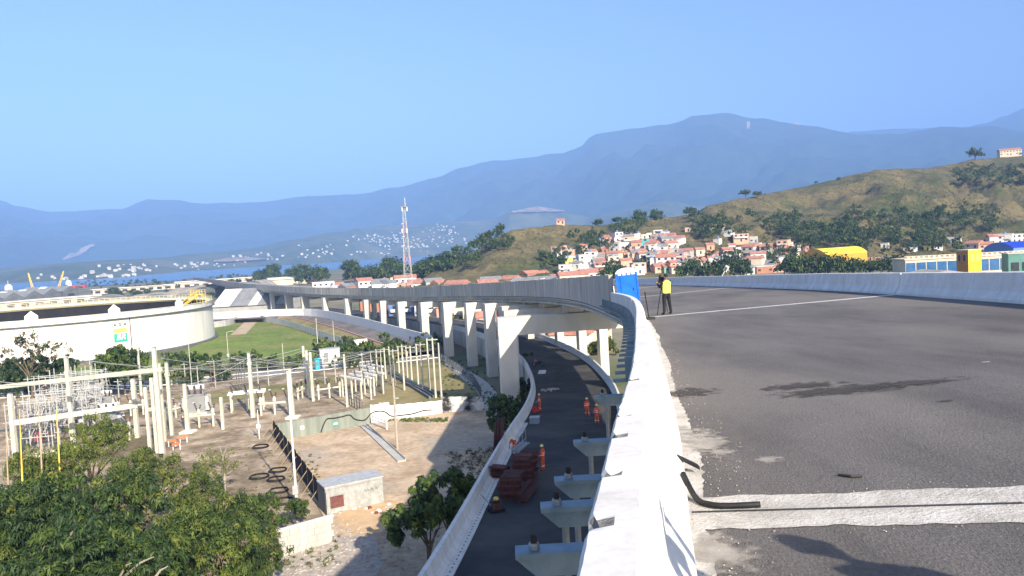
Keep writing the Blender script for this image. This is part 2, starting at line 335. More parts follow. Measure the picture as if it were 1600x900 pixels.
# even haze: closed box round camera and scene
hz = MB().box((0, 8000, 799), (46000, 20000, 1600)).build('haze', [])
hm = bpy.data.materials.new('haze_air'); hm.use_nodes = True; ht = hm.node_tree; ht.nodes.remove(ht.nodes['Principled BSDF'])
pv = ht.nodes.new('ShaderNodeVolumePrincipled'); pv.inputs['Color'].default_value = (0.25, 0.46, 1.0, 1); pv.inputs['Density'].default_value = 0.00017; pv.inputs['Anisotropy'].default_value = -0.2
ht.links.new(pv.outputs[0], ht.nodes['Material Output'].inputs['Volume'])
hz.data.materials.append(hm); tag(hz, 'pale blue haze hanging over the bay and mountains', 'haze', kind='stuff')

# ---------------------------------------------------------------- ground zones near the viaduct
P2 = lambda *q: [G(a, b) for a, b in q]
Z = lambda n: 0.02 + 0.012 * n
sheet('substation_yard', [G(-260, 720), G(-120, 618), G(60, 612), G(270, 603), G(430, 590), G(560, 575), G(640, 600), G(560, 640), G(432, 668), G(515, 830), G(430, 905), G(-200, 1000)], Z(0), 'yard')
sheet('dirt_lot', [G(434, 690), G(560, 664), G(690, 646), G(760, 630), G(812, 640), G(830, 760), G(800, 1000), G(560, 1180), G(380, 1000), G(430, 880), G(520, 830)], Z(1), 'dirt')
sheet('sand_patch', [G(q.x, q.y) for q in crom([(525, 790, 0), (600, 782, 0), (640, 790, 0), (625, 820, 0), (575, 835, 0), (535, 825, 0), (525, 790, 0)], 4)[:-1]], Z(2), 'sand_patch')
sheet('gravel_patch', [G(420, 905), G(440, 868), G(520, 838), G(585, 838), G(600, 880), G(560, 960), G(420, 960)], Z(3), 'gravel')
sheet('grass_field', P2((262, 560), (330, 530), (333, 497), (400, 494), (440, 503), (480, 520), (560, 546), (545, 560), (430, 572), (300, 585), (150, 590), (90, 575)), Z(0), 'lawn')
sheet('grass_bank_ground', P2((430, 497), (480, 495), (560, 512), (640, 540), (600, 556), (560, 545), (480, 519), (440, 502)), Z(1), 'dry_lawn')
sheet('dry_lawn', P2((556, 640), (590, 622), (600, 590), (640, 570), (690, 566), (760, 620), (755, 632), (690, 640), (640, 636)), Z(2), 'dry_lawn')
sheet('dry_lawn', P2((262, 622), (330, 612), (440, 600), (520, 588), (560, 590), (470, 612), (330, 632)), Z(2), 'dry_lawn')
sheet('footpath', P2((690, 566), (712, 568), (760, 596), (800, 640), (765, 648), (745, 612)), Z(3), 'concrete')
def strip_road(name, pts, w, z, m, kerb=None):
    p = Path([(q.x, q.y, z) for q in pts]); fr = p.frames(0, p.L, 4)
    V = [f_(o, 0) for f_ in fr for o in (-w / 2, w / 2)]
    structure(MB().add(V, [(2 * i, 2 * i + 1, 2 * i + 3, 2 * i + 2) for i in range(len(fr) - 1)]).build(name, m))
    if kerb:
        for s_ in (-1, 1):
            structure(MB().sweep(fr, [(s_ * (w / 2 + 0.02), 0), (s_ * (w / 2 + 0.25), 0), (s_ * (w / 2 + 0.25), 0.14), (s_ * (w / 2 + 0.02), 0.14)]).build('kerb', kerb))
strip_road('access_road', [G(-200, 634), G(60, 615), G(280, 597), G(460, 580), G(600, 566), G(690, 556)], 5.0, Z(4), 'road_grey', 'concrete_white')
strip_road('dirt_track', [G(372, 523), G(383, 512), G(392, 503), G(398, 496)], 4.5, Z(3), 'dirt')
# ================================================================ viaduct
def zdeck(y): return 20.15 - 0.0465 * y if y < 190 else max(9.6, 20.15 - 0.0465 * 190 - 0.028 * (y - 190))
LP = [(-5.2, -30), (-0.7, -4.5), (0.2, 0), (1.05, 4.6), (1.92, 9.1), (3.2, 16.7), (4.4, 24), (5.55, 32), (6.3, 39.5), (6.7, 48), (7.05, 60), (7.2, 75), (6.4, 93), (3.6, 112), (-1.6, 131), (-10.5, 157), (-27, 193), (-48, 235), (-80, 283), (-122, 355), (-172, 450), (-232, 570), (-310, 720)]
VP = Path([(x, y, zdeck(y)) for x, y in LP])
WD = 10.2
def bank(s): return 0.05 * (1.0 if s < 190 else max(0.0, 1 - (s - 190) / 60))
S = VP.sy
JOINT = [-20.8, 5.7, 32.2, 58.6, 85, 111, 137, 163, 189, 215, 241, 275, 310, 350, 400, 450, 510, 570, 640, 700]
via = tag(empty('viaduct', (6, 30, 0)), 'long curved concrete viaduct with asphalt deck, descending towards the bay on tall piers', 'viaduct')
VO = Vector((6, 30, 0))
def vpart(mb, name, m, parent=None, smooth=False):
    o = mb.build(name, m, parent or via, smooth)
    if parent is None: o.location = -VO
    return o
SE = VP.L - 1
# deck slab and asphalt
vpart(MB().sweep(VP.frames(1, SE, 3.0, bank), [(-0.52, -0.32), (-0.52, -0.004), (WD + 0.52, -0.004), (WD + 0.52, -0.32)]), 'deck_slab', 'concrete_grey')
fr = VP.frames(1, SE, 2.0, bank)
vpart(MB().add([f_(o, 0.0) for f_ in fr for o in (-0.1, WD + 0.1)], [(2 * i, 2 * i + 1, 2 * i + 3, 2 * i + 2) for i in range(len(fr) - 1)]), 'deck_asphalt', 'asphalt')
# expansion joints: pale header bands with a dark gap
for y in JOINT[1:6]:
    w = 0.31 if y < 10 else 0.16
    for a, b, m_, nm, h in ((-w - 0.09, -0.018, 'dust', 'joint_header', 0.006), (0.018, w + 0.09, 'dust', 'joint_header', 0.006), (-0.022, 0.022, 'asphalt_dark', 'joint_gap', 0.008)):
        if y > 10 and nm == 'joint_gap': continue
        if y > 10: m_ = 'white_line'
        ss = S(y) + (0.0 if y < 10 else 0.2)
        mb = MB(); n = 160; V = []
        for i in range(n + 1):
            o = 0.02 + (WD - 0.04) * i / n
            for q in (a, b):
                jit = (0.07 * noise.noise(Vector((o * 1.7, q * 9, y))) + .05 * noise.noise(Vector((o * 7, q * 9, y))) if nm == 'joint_header' and y < 10 and abs(q) > 0.1 else 0)
                V.append(VP.frame(ss + q + jit - 0.022 * o, bank)(o, h))
        vpart(mb.add(V, [(2 * i, 2 * i + 1, 2 * i + 3, 2 * i + 2) for i in range(n)]), nm, m_)
# dusty strip of debris along the barrier foot
mb = MB(); V = []; n = 700
for i in range(n + 1):
    s_ = S(1.5) + (S(40) - S(1.5)) * i / n; wd = 0.10 + 0.12 * abs(noise.noise(Vector((s_ * 0.35, 1.3, 0)))) + 0.035 * noise.noise(Vector((s_ * 7, 7, 0))) + 0.02 * noise.noise(Vector((s_ * 23, 7, 0)))
    V += [VP.frame(s_, bank)(0.0, 0.0045), VP.frame(s_, bank)(max(0.05, wd), 0.0045)]
vpart(mb.add(V, [(2 * i, 2 * i + 1, 2 * i + 3, 2 * i + 2) for i in range(n)]), 'dust_strip', 'dust')
def blotch(parent, cx, cy, rx, ry, m_, name, seed, h=0.008, zf=None):
    V = []; n = 26
    for k in range(n):
        a = 2 * math.pi * k / n; q = 1 + 0.45 * noise.noise(Vector((math.cos(a) * 1.7, math.sin(a) * 1.7, seed)))
        V.append((cx + rx * q * math.cos(a), cy + ry * q * math.sin(a)))
    P = [Vector((x, y, zf(x, y) + h)) for x, y in V]
    o = MB().add(P, [tuple(range(n))]).build(name, m_, parent)
    if parent is via: o.location = -VO
    return o
def zdk(x, y):
    s_ = S(y); p, t = VP.at(s_)
    for _ in range(3):
        d_ = Vector((x, y, 0)) - p; d_.z = 0; s_ += d_.dot(t); p, t = VP.at(s_)
    off = d_.dot(Vector((t.y, -t.x, 0))); return p.z + bank(s_) * off
def fade(name, col, thr):                     # worn mark with a ragged, thinning edge
    m = mat(name, col, tuple(c * 1.5 for c in col), 5, 0.9); nt = m.node_tree; b = nt.nodes['Principled BSDF']; tc = nt.nodes.new('ShaderNodeTexCoord')
    v = nt.nodes.new('ShaderNodeVectorMath'); v.operation = 'DISTANCE'; sc_ = nt.nodes.new('ShaderNodeVectorMath'); sc_.operation = 'MULTIPLY'; sc_.inputs[1].default_value = (1, 1, 0); nt.links.new(tc.outputs['Generated'], sc_.inputs[0]); nt.links.new(sc_.outputs[0], v.inputs[0]); v.inputs[1].default_value = (.5, .5, 0)
    n = nt.nodes.new('ShaderNodeTexNoise'); n.inputs['Scale'].default_value = 7; n.inputs['Detail'].default_value = 8; nt.links.new(tc.outputs['Object'], n.inputs['Vector'])
    a = nt.nodes.new('ShaderNodeMath'); a.operation = 'MULTIPLY_ADD'; a.inputs[1].default_value = 1.1; nt.links.new(n.outputs['Fac'], a.inputs[0]); s1 = nt.nodes.new('ShaderNodeMath'); s1.operation = 'MULTIPLY'; s1.inputs[1].default_value = -1.3; nt.links.new(v.outputs['Value'], s1.inputs[0]); nt.links.new(s1.outputs[0], a.inputs[2])
    r_ = nt.nodes.new('ShaderNodeMapRange'); r_.inputs[1].default_value = thr; r_.inputs[2].default_value = thr + .3; nt.links.new(a.outputs[0], r_.inputs[0]); k = nt.nodes.new('ShaderNodeMath'); k.operation = 'MULTIPLY'; k.inputs[1].default_value = .85; nt.links.new(r_.outputs[0], k.inputs[0]); nt.links.new(k.outputs[0], b.inputs['Alpha'])
fade('tar_stain', (0.05, 0.045, 0.042), 0.02); fade('dust_mark', (0.30, 0.275, 0.24), 0.08)
for i, (px, py, rx, ry, m_) in enumerate([(1085, 613, 0.55, 0.5, 'tar_stain'), (1198, 719, 0.2, 0.2, 'dust_mark'), (1130, 860, 0.3, 0.5, 'dust_mark'), (1100, 690, 0.3, 1.2, 'dust_mark'), (1340, 608, 1.2, 0.5, 'tar_stain'), (1420, 600, 0.9, 0.3, 'tar_stain'), (1250, 604, 0.8, 0.3, 'tar_stain'), (1475, 628, 0.15, 0.05, 'tar_stain'), (1540, 567, 0.06, 0.03, 'dust')]):
    p = G(px, py, 20.15)
    for _ in range(6): p = G(px, py, zdk(p.x, p.y))
    blotch(via, p.x, p.y, rx, ry, m_, 'surface_stain', i * 3.1, 0.005 + .0012 * i, zdk)
# barriers (safety shape), one cast length between joints
NJ = [(-0.5, -0.36), (-0.5, 0.84), (-0.48, 0.87), (-0.29, 0.87), (-0.265, 0.845), (-0.175, 0.32), (-0.01, 0.085), (0.0, 0.0), (0.0, -0.05)]
CH = [(2.95, 0.07), (3.72, 0.05), (4.62, 0.06), (5.25, 0.03), (7.1, 0.05), (8.6, 0.04), (10.4, 0.05), (13.2, 0.05), (16, 0.04)]
def near_barrier(s0, s1):
    mb = MB(); prof = []; bad = set()
    for (a, b) in zip(NJ, NJ[1:]):
        n = max(1, int(math.hypot(b[0] - a[0], b[1] - a[1]) / 0.09))
        prof += [(a[0] + (b[0] - a[0]) * k / n, a[1] + (b[1] - a[1]) * k / n) for k in range(n)]
    prof.append(NJ[-1]); n = int((s1 - s0) / 0.035); V = []
    for i in range(n + 1):
        s_ = s0 + (s1 - s0) * i / n; fr_ = VP.frame(s_, bank); y = fr_(0, 0).y
        for o, h in prof:
            do = 0.006 * noise.noise(Vector((s_ * 1.3, o * 4, h * 2))) + 0.003 * noise.noise(Vector((s_ * 9, o * 20, h * 15)))
            dh = 0.004 * noise.noise(Vector((s_ * 2.0, 5, 1))) if h > 0.8 else 0
            if (s_ % 2.6) < .036 and .1 < h and o > -.45: do -= .008
            if h > 0.78 and o < -0.44:
                for cy, cr in CH:
                    q = abs(y - cy) / cr
                    if q < 1.4:
                        k = max(0, 1 - q / 1.4 + 0.35 * noise.noise(Vector((s_ * 30, h * 20, 2)))); do += 0.045 * k; dh -= 0.03 * k
                        if k > .3: bad.add(len(V))
            V.append(fr_(o + do, h + dh))
    w = len(prof)
    Fs = [(i * w + k, (i + 1) * w + k, (i + 1) * w + k + 1, i * w + k + 1) for i in range(n) for k in range(w - 1)]
    Fs += [tuple(range(w)), tuple(range(n * w + w - 1, n * w - 1, -1))]
    mb.add(V, Fs); mb.m = [1 if sum(v in bad for v in f_) >= 2 else 0 for f_ in mb.f]; return mb
STEP = 47.6
for a, b in ((-20.6, 5.62), (5.78, 32.1), (32.3, STEP)):
    vpart(near_barrier(S(max(a, -6)), S(b)) if a < 30 else MB().sweep(VP.frames(S(a), S(b), 1.0, bank), NJ), 'barrier', ['concrete_white', 'chipped_concrete'])
NJR = [(WD - o, h) for o, h in NJ][::-1]
for a, b in zip(JOINT, JOINT[1:]):
    if a > 420: break
    vpart(MB().sweep(VP.frames(S(a + 0.05), S(b - 0.05), 1.5, bank), NJR), 'barrier', 'concrete_white')
# higher outer wall panels beyond the step
s_ = S(STEP) + 0.02; k_ = 0; sEnd = S(640)
while s_ < sEnd:
    ln = 2.5 if s_ < S(130) else 5.0 if s_ < S(260) else 12.0
    e = min(s_ + ln, sEnd); dx = 0.012 * ((k_ * 7) % 3 - 1); hh = 2.0 + 0.012 * ((k_ * 5) % 3)
    vpart(MB().sweep(VP.frames(s_ + 0.02, e - 0.02, 2.5, bank), [(-0.55 + dx, -0.42), (-0.55 + dx, hh), (-0.3, hh), (-0.3, -0.0)]), 'wall_panel', 'concrete_grey'); s_ = e; k_ += 1
# girders
for off, ym in ((0.75, 520), (3.6, 300), (6.6, 300), (9.4, 300)):
    vpart(MB().sweep(VP.frames(S(-8), S(ym), 3.0, bank), [(off - 0.35, -0.324), (off - 0.12, -0.55), (off - 0.12, -1.15), (off - 0.33, -1.3), (off - 0.33, -1.5), (off + 0.33, -1.5), (off + 0.33, -1.3), (off + 0.12, -1.15), (off + 0.12, -0.55), (off + 0.35, -0.324)]), 'girder', 'concrete_panel')
# edge beam along the outer underside and formwork brackets still fixed to it
vpart(MB().sweep(VP.frames(S(12), S(150), 1.5, bank), [(-0.36 + 0.13 * math.cos(a), -0.62 + 0.13 * math.sin(a)) for a in [i * math.pi / 4 for i in range(8)]]), 'edge_pipe', 'steel_grey', smooth=True)
bm_ = None
for i in range(34):
    s_ = S(14) + i * 1.15; f_ = VP.frame(s_, bank); g_ = VP.frame(s_ + 0.09, bank); mb = MB()
    for poly in ([(-0.56, -0.05), (-0.72, -0.05), (-0.72, 0.35), (-0.56, 0.35)], [(-0.72, -0.05), (-0.56, -0.05), (-0.30, -0.75), (-0.42, -0.75)], [(-0.95, -0.12), (-0.56, -0.12), (-0.56, -0.05), (-0.95, -0.05)]):
        mb.prism([f_(o, h) for o, h in poly], f_(0, 0), g_(0, 0))
    vpart(mb, 'formwork_bracket', 'steel_blue')
    if i % 2 == 0:
        vpart(MB().prism([f_(o, h) for o, h in [(-0.60, -0.3), (-0.56, -0.3), (-0.56, 0.15), (-0.60, 0.15)]], f_(0, 0), VP.frame(s_ + 0.8, bank)(0, 0)), 'formwork_board', 'steel_grey')
# piers: left leg, right leg, crossbeam
def pier(y, off, wleg, dleg, hb, right, drop=1.52, rwid=1.3):
    s_ = S(y); p, t = VP.at(s_); nx = Vector((t.y, -t.x, 0)); ang = math.atan2(nx.y, nx.x); base = p + nx * off; base.z = 0
    e = empty('pier', base - VO, ang); e.parent = via; top = p.z - drop + bank(s_) * 0
    gap = {97: 1.0, 112: 0.7, 121: 0.35}.get(y, 0.0); top -= gap
    L_ = right - off
    MB().box((0, 0, (top - hb - 0.02) / 2), (wleg, dleg, top - hb - 0.02)).build('column', 'pier_concrete', e)
    MB().box((L_, 0, (top - hb - 0.02) / 2), (rwid, dleg * 0.8, top - hb - 0.02)).build('column', 'pier_concrete', e)
    x0, x1 = -wleg / 2 - 0.03, L_ + rwid / 2 + 0.03
    MB().box(((x0 + x1) / 2, 0, top - hb / 2), (x1 - x0, dleg + 0.06, hb)).build('crossbeam', 'pier_concrete', e)
    for o in (0.75, 3.6, 6.6, 9.4):
        if x0 < o - off < x1: MB().box((o - off, 0, top + (gap + 0.1) / 2), (0.7, 0.7, gap + 0.1)).build('bearing', 'concrete_grey', e)
    return e
for a in [(97, -7.0, 2.3, 2.0, 2.3, 9.9), (112, -4.3, 1.9, 1.8, 1.5, 9.9), (121, -2.6, 1.8, 1.7, 1.3, 9.9), (130, -3.0, 1.7, 1.6, 1.3, 9.6)]: pier(*a)
for y, o_ in ((143, -3.0), (158, -3.2), (174, -2.8), (192, -2.2), (209, -1.6), (226, -1.0), (243, -.4), (260, 0), (280, .5), (300, .8), (322, .8), (346, .8), (374, .8), (404, .8), (440, .8)): pier(y, o_, 1.7, 1.6, 1.3, 8.8)
pier(76, 9.0, 0.8, 1.2, 1.2, 10.4, 1.52, .8)

# ================================================================ lower ramp
RPT = [(-3.4, 2, 11.0), (-1.0, 16, 9.8), (0.85, 31, 8.55), (2.6, 50, 7.05), (3.75, 61, 6.3), (5.5, 75, 5.6), (6.4, 90, 5.05), (5.9, 110, 4.6), (3.2, 130, 4.3), (-2.2, 155, 4.0), (-12, 186, 3.4), (-27, 222, 2.4), (-50, 266, 1.2), (-90, 335, 0.3)]
RP = Path(RPT); RW = 4.25
ramp = tag(empty('ramp_road', (0, 50, 0)), 'lower asphalt ramp with white side barriers passing beneath the viaduct', 'ramp')
RO = Vector((0, 50, 0))
def rpart(mb, name, m, smooth=False):
    o = mb.build(name, m, ramp, smooth); o.location = -RO; return o
def rfr(a, b, st): return [(lambda o, h, f_=RP.frame(a + (b - a) * i / max(1, int((b - a) / st))): f_(o, h)) for i in range(max(1, int((b - a) / st)) + 1)]
fr = rfr(0, RP.L - 1, 2.5)
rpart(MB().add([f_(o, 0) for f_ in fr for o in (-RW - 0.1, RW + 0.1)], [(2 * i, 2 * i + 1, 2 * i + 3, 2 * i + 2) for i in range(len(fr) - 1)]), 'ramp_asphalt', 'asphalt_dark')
for sg in (-1, 1):      # retaining side walls reaching the ground
    V = []
    for f_ in fr:
        a, b = f_(sg * (RW + 0.45), -0.02), f_(sg * (RW + 0.12), -0.02); V += [a, Vector((a.x, a.y, -0.2)), b]
    rpart(MB().add(V, [(3 * i, 3 * i + 3, 3 * i + 4, 3 * i + 1) for i in range(len(fr) - 1)] + [(3 * i, 3 * i + 2, 3 * i + 5, 3 * i + 3) for i in range(len(fr) - 1)]), 'retaining_wall', 'concrete_grey' if sg < 0 else 'concrete_panel')
s_ = 0
while s_ < RP.sy(185):
    e = s_ + 6.0
    for sg in (-1, 1):
        prof = [(sg * (RW + 0.5), -0.3), (sg * (RW + 0.5), 0.85), (sg * (RW + 0.30), 0.85), (sg * (RW + 0.2), 0.32), (sg * RW, 0.09), (sg * RW, 0.0)]
        rpart(MB().sweep(rfr(s_ + 0.03, e - 0.03, 1.5), prof), 'barrier', 'concrete_white')
    if s_ < RP.sy(66):
        rpart(MB().sweep(rfr(s_ + 0.03, e - 0.03, 1.5), [(-RW + 0.004, 0.004), (-RW + 0.42, 0.004), (-RW + 0.42, 0.07), (-RW + 0.004, 0.07)]), 'drain_kerb', 'concrete_white')
        mb = MB()
        for q in range(12):
            f_ = RP.frame(s_ + 0.3 + q * 0.49); c = f_(-RW + 0.22, 0.072); mb.box(c, (0.07, 0.11, 0.008))
        rpart(mb, 'drain_hole', 'black_rubber')
    s_ = e
def zr(x, y):
    p, t = RP.at(RP.sy(y)); return p.z
def onramp(px, py):
    p = G(px, py, 6)
    for _ in range(8): p = G(px, py, zr(p.x, p.y))
    return p
# ================================================================ steel shoring towers between ramp and viaduct
def shoring(px, py, z, label):
    p = G(px, py, z); e = tag(empty('shoring_tower', (p.x, p.y, zr(p.x, p.y))), label, 'shoring tower', 'steel shoring towers beside the viaduct edge'); h = z - zr(p.x, p.y)
    MB().box((1.05, 0.18, h - 0.05), (2.1, 0.42, 0.10)).build('top_plate', 'steel_blue', e)
    MB().prism([(0.0, 0.02, h - 0.102), (2.1, 0.02, h - 0.102), (1.9, 0.02, h - 0.44), (0.36, 0.02, h - 0.44)], (0, 0, 0), (0, 0.32, 0)).build('beam', 'steel_blue', e)
    for x in (0.5, 1.25): MB().tube([(x, 0.18, 0), (x, 0.18, h - 0.442)], 0.075, 8).build('post', 'steel_grey', e)
    for k in range(4):
        zz = 0.8 + k * (h - 1.8) / 4; MB().tube([(0.5, 0.18, zz), (1.25, 0.18, zz + (h - 1.8) / 4)], 0.03, 5).build('brace', 'steel_grey', e)
    bo = MB().lathe([(0.10, 0), (0.10, 0.09), (0.085, 0.12)], (0.34, 0.18, h + 0.002), 12).build('bolt_base', 'steel_grey', e)
    MB().lathe([(0.06, 0), (0.06, 0.13), (0.05, 0.15)], (0.34, 0.18, h + 0.124), 12).build('bolt', 'black_rubber', bo)
for q in ((805, 866, 16.6, 'nearest steel shoring tower beside the white barrier, at the bottom of the picture'), (845, 794, 16.6, 'second nearest steel shoring tower beside the white barrier'),
          (867, 752, 16.4, 'third steel shoring tower from the bottom, beside the white barrier'), (897, 692, 16.0, 'fourth steel shoring tower from the bottom, beside the white barrier'), (930, 620, 15.3, 'farthest steel shoring tower, by the two orange workers walking on the ramp')): shoring(*q)
# ================================================================ people
def person(name, label, cat_group, loc, rz, suit, legs, pose, helmet=None, vest=None, bands=True, hair='black_cloth', shoes='boots', scale=1.0):
    J = {'pel': (0, 0, .96), 'waist': (0, 0, 1.10), 'chest': (0, .0, 1.32), 'neck': (0, 0, 1.47), 'head0': (0, .01, 1.54)}
    for sd, s in (('l', -1), ('r', 1)):
        J['sh' + sd] = (.185 * s, 0, 1.41); J['el' + sd] = (.25 * s, -.02, 1.13); J['wr' + sd] = (.26 * s, .08, .88)
        J['hip' + sd] = (.095 * s, 0, .88); J['kn' + sd] = (.11 * s, .015, .49); J['an' + sd] = (.12 * s, 0, .09); J['toe' + sd] = (.135 * s, .15, .045)
    J.update(pose); J = {k: Vector(v) for k, v in J.items()}
    E_ = [('pel', 'waist'), ('waist', 'chest'), ('chest', 'neck'), ('neck', 'head0')]
    for sd in 'lr': E_ += [('chest', 'sh' + sd), ('sh' + sd, 'el' + sd), ('el' + sd, 'wr' + sd), ('pel', 'hip' + sd), ('hip' + sd, 'kn' + sd), ('kn' + sd, 'an' + sd), ('an' + sd, 'toe' + sd)]
    RAD = {'pel': (.155, .12), 'waist': (.14, .11), 'chest': (.17, .12), 'neck': (.062, .062), 'head0': (.06, .06), 'sh': (.078, .078), 'el': (.058, .058), 'wr': (.04, .035), 'hip': (.10, .10), 'kn': (.072, .072), 'an': (.058, .058), 'toe': (.05, .035)}
    keys = list(J); me = bpy.data.meshes.new('tmp'); me.from_pydata([J[k] for k in keys], [(keys.index(a), keys.index(b)) for a, b in E_], [])
    ob = bpy.data.objects.new('tmp', me); COL.objects.link(ob); md = ob.modifiers.new('skin', 'SKIN'); md.use_smooth_shade = True
    sv = me.skin_vertices[0].data if me.skin_vertices else None
    if sv is None:
        bmx = bmesh.new(); bmx.from_mesh(me); bmx.verts.layers.skin.verify(); bmx.to_mesh(me); bmx.free(); sv = me.skin_vertices[0].data
    for i, k in enumerate(keys):
        sv[i].radius = RAD.get(k) or RAD[k[:-1]]; sv[i].use_root = (k == 'pel')
    ob.modifiers.new('sub', 'SUBSURF').levels = 1
    dg = bpy.context.evaluated_depsgraph_get(); ev = ob.evaluated_get(dg); em = ev.to_mesh(); mb = MB()
    V = [v.co.copy() for v in em.vertices]
    for p in em.polygons: pass
    wr = [J['wrl'], J['wrr']]; base = len(mb.v); mb.v += [tuple(v) for v in V]
    for p in em.polygons:
        c = p.center; mi = 0
        if min((c - w).length for w in wr) < .05: mi = 2
        elif c.z < .10: mi = 3
        elif c.z > J['neck'].z + .015 and (c - J['head0']).length < .14: mi = 2
        elif c.z < J['pel'].z + .02 and min((c - w).length for w in wr) > .2: mi = 1
        mb.f.append(tuple(p.vertices)); mb.m.append(mi)
    ev.to_mesh_clear(); bpy.data.objects.remove(ob); bpy.data.meshes.remove(me)
    # hands: palm and five fingers, slightly curled
    for sd in 'lr':
        w = J['wr' + sd]; d = (w - J['el' + sd]).normalized(); sidev = d.cross(Vector((0, 1, 0.2))).normalized(); nv = sidev.cross(d).normalized(); mb.mi = 2
        mb.tube([w, w + d * .05, w + d * .09], [.034, .042, .036], 6)
        for q in range(4):
            a = w + d * .085 + sidev * (.028 - .019 * q); L_ = (.075, .085, .08, .062)[q]
            mb.tube([a, a + d * L_ * .55 + nv * .008, a + d * L_ * .9 + nv * .03], [.010, .009, .007], 5)
        a = w + d * .03 + sidev * .035; mb.tube([a, a + d * .035 + sidev * .03, a + d * .07 + sidev * .035 + nv * .02], [.012, .010, .008], 5)
    # head with nose and ears
    hc = J['head0'] + Vector((0, .012, .105)); mb.mi = 2; n = 12; rings = 9; V = []; Fs = []
    for i in range(rings):
        ph = math.pi * i / (rings - 1)
        for k in range(n):
            a = 2 * math.pi * k / n; x = .077 * math.sin(ph) * math.cos(a); y = .096 * math.sin(ph) * math.sin(a); z = .12 * math.cos(ph)
            if z < -.03: x *= .86; y = y * .9 + .008
            V.append(hc + Vector((x, y, z)))
    for i in range(rings - 1):
        for k in range(n): Fs.append((i * n + k, i * n + (k + 1) % n, (i + 1) * n + (k + 1) % n, (i + 1) * n + k))
    mb.add(V, Fs); mb.add([hc + Vector(q) for q in ((-.014, .09, -.03), (.014, .09, -.03), (0, .12, -.028), (0, .09, .02))], [(0, 1, 2), (1, 3, 2), (3, 0, 2)])
    for s in (-1, 1):
        mb.box(hc + Vector((.08 * s, 0, -.005)), (.015, .04, .06)); mb.mi = 4; mb.box(hc + Vector((.03 * s, .089, .01)), (.02, .008, .01)); mb.mi = 2
    mb.mi = 4; mb.box(hc + Vector((0, .083, -.062)), (.04, .01, .008))
    e = tag(empty(name, loc, rz), label, 'person', cat_group); e.scale = (scale,) * 3
    b = mb.build('body', [suit, legs, 'skin', shoes, 'black_cloth'], e, smooth=True)
    if helmet:
        MB().lathe([(.135, -.012), (.125, 0), (.108, .02), (.10, .06), (.075, .10), (.03, .122), (.001, .125)], hc + Vector((0, .005, .035)), 14).build('helmet', helmet, e, True)
    else:
        MB().lathe([(.078, -.05), (.086, .0), (.085, .04), (.06, .085), (.02, .10), (.001, .102)], hc + Vector((0, -.018, .026)), 12).build('hair', hair, e, True)
    if vest:
        c0 = J['waist']; c1 = J['chest']; pr = [(.19, -.16), (.20, -.05), (.205, .08), (.215, .24), (.20, .32), (.11, .38)]
        v = MB(); V = []; n = 16
        for r_, z in pr:
            t = (z + .1) / .35; cc = c0.lerp(c1, max(0, min(1.1, t)))
            for k in range(n): V.append((cc.x + r_ * 1.02 * math.cos(2 * math.pi * k / n), cc.y + r_ * .74 * math.sin(2 * math.pi * k / n), c0.z + z))
        v.add(V, [(i * n + k, i * n + (k + 1) % n, (i + 1) * n + (k + 1) % n, (i + 1) * n + k) for i in range(len(pr) - 1) for k in range(n)])
        v.build('vest', vest, e, True)
    if bands:
        for z, k_, rr in ((.0, 'waist', .165), (.14, 'waist', .185)):
            c = J['waist'].lerp(J['chest'], z / .22); MB().lathe([(rr, -.025), (rr + .006, 0), (rr, .025)], c, 14).build('reflective_band', 'reflective', e).scale = (1, .78, 1)
        for sd in 'lr':
            c = J['kn' + sd].lerp(J['an' + sd], .35); MB().lathe([(.078, -.022), (.082, 0), (.078, .022)], c, 10).build('reflective_band', 'reflective', e)
            c = J['el' + sd].lerp(J['wr' + sd], .25); MB().lathe([(.064, -.02), (.067, 0), (.064, .02)], c, 10).build('reflective_band', 'reflective', e)
    return e
walk = {'knl': (-.11, .12, .50), 'anl': (-.11, .17, .10), 'toel': (-.12, .32, .06), 'knr': (.11, -.03, .49), 'anr': (.12, -.24, .14), 'toer': (.13, -.12, .05), 'ell': (-.26, -.1, 1.15), 'wrl': (-.25, -.08, .9), 'elr': (.26, .06, 1.13), 'wrr': (.24, .24, .95)}
stand = {}
bend = {'waist': (0, .08, 1.08), 'chest': (0, .24, 1.25), 'neck': (0, .36, 1.34), 'head0': (0, .42, 1.38), 'shl': (-.185, .28, 1.30), 'shr': (.185, .28, 1.30), 'ell': (-.22, .42, 1.08), 'elr': (.22, .42, 1.08), 'wrl': (-.15, .56, .92), 'wrr': (.15, .56, .92)}
grp = 'workers in orange suits on the ramp'
def worker(px, py, rz, pose, label): 
    p = onramp(px, py); return person('person', label, grp, p, rz, 'orange_suit', 'orange_suit', pose, helmet='helmet_yellow')
worker(849, 736, R(60), {'wrl': (-.2, .2, 1.02), 'wrr': (.2, .22, 1.0)}, 'person in orange suit and pale helmet standing right of the stacked dark red beams')
worker(806, 715, R(150), bend, 'person in orange suit bending by the left barrier behind the stacked beams')
worker(918, 651, R(10), walk, 'left of the two people in orange suits walking on the ramp')
worker(933, 663, R(-5), {'wrl': (-.22, .22, 1.0)}, 'right of the two people in orange suits, nearest the steel shoring tower')
worker(844, 643, R(110), {'wrl': (-.18, .3, 1.05), 'wrr': (.2, .26, .98)}, 'person in orange suit by the red buckets at the left ramp barrier, far up')
def ondeck(px, py):
    p = G(px, py, 19.5)
    for _ in range(10): p = G(px, py, zdk(p.x, p.y))
    return p
cp = ondeck(1043, 492)
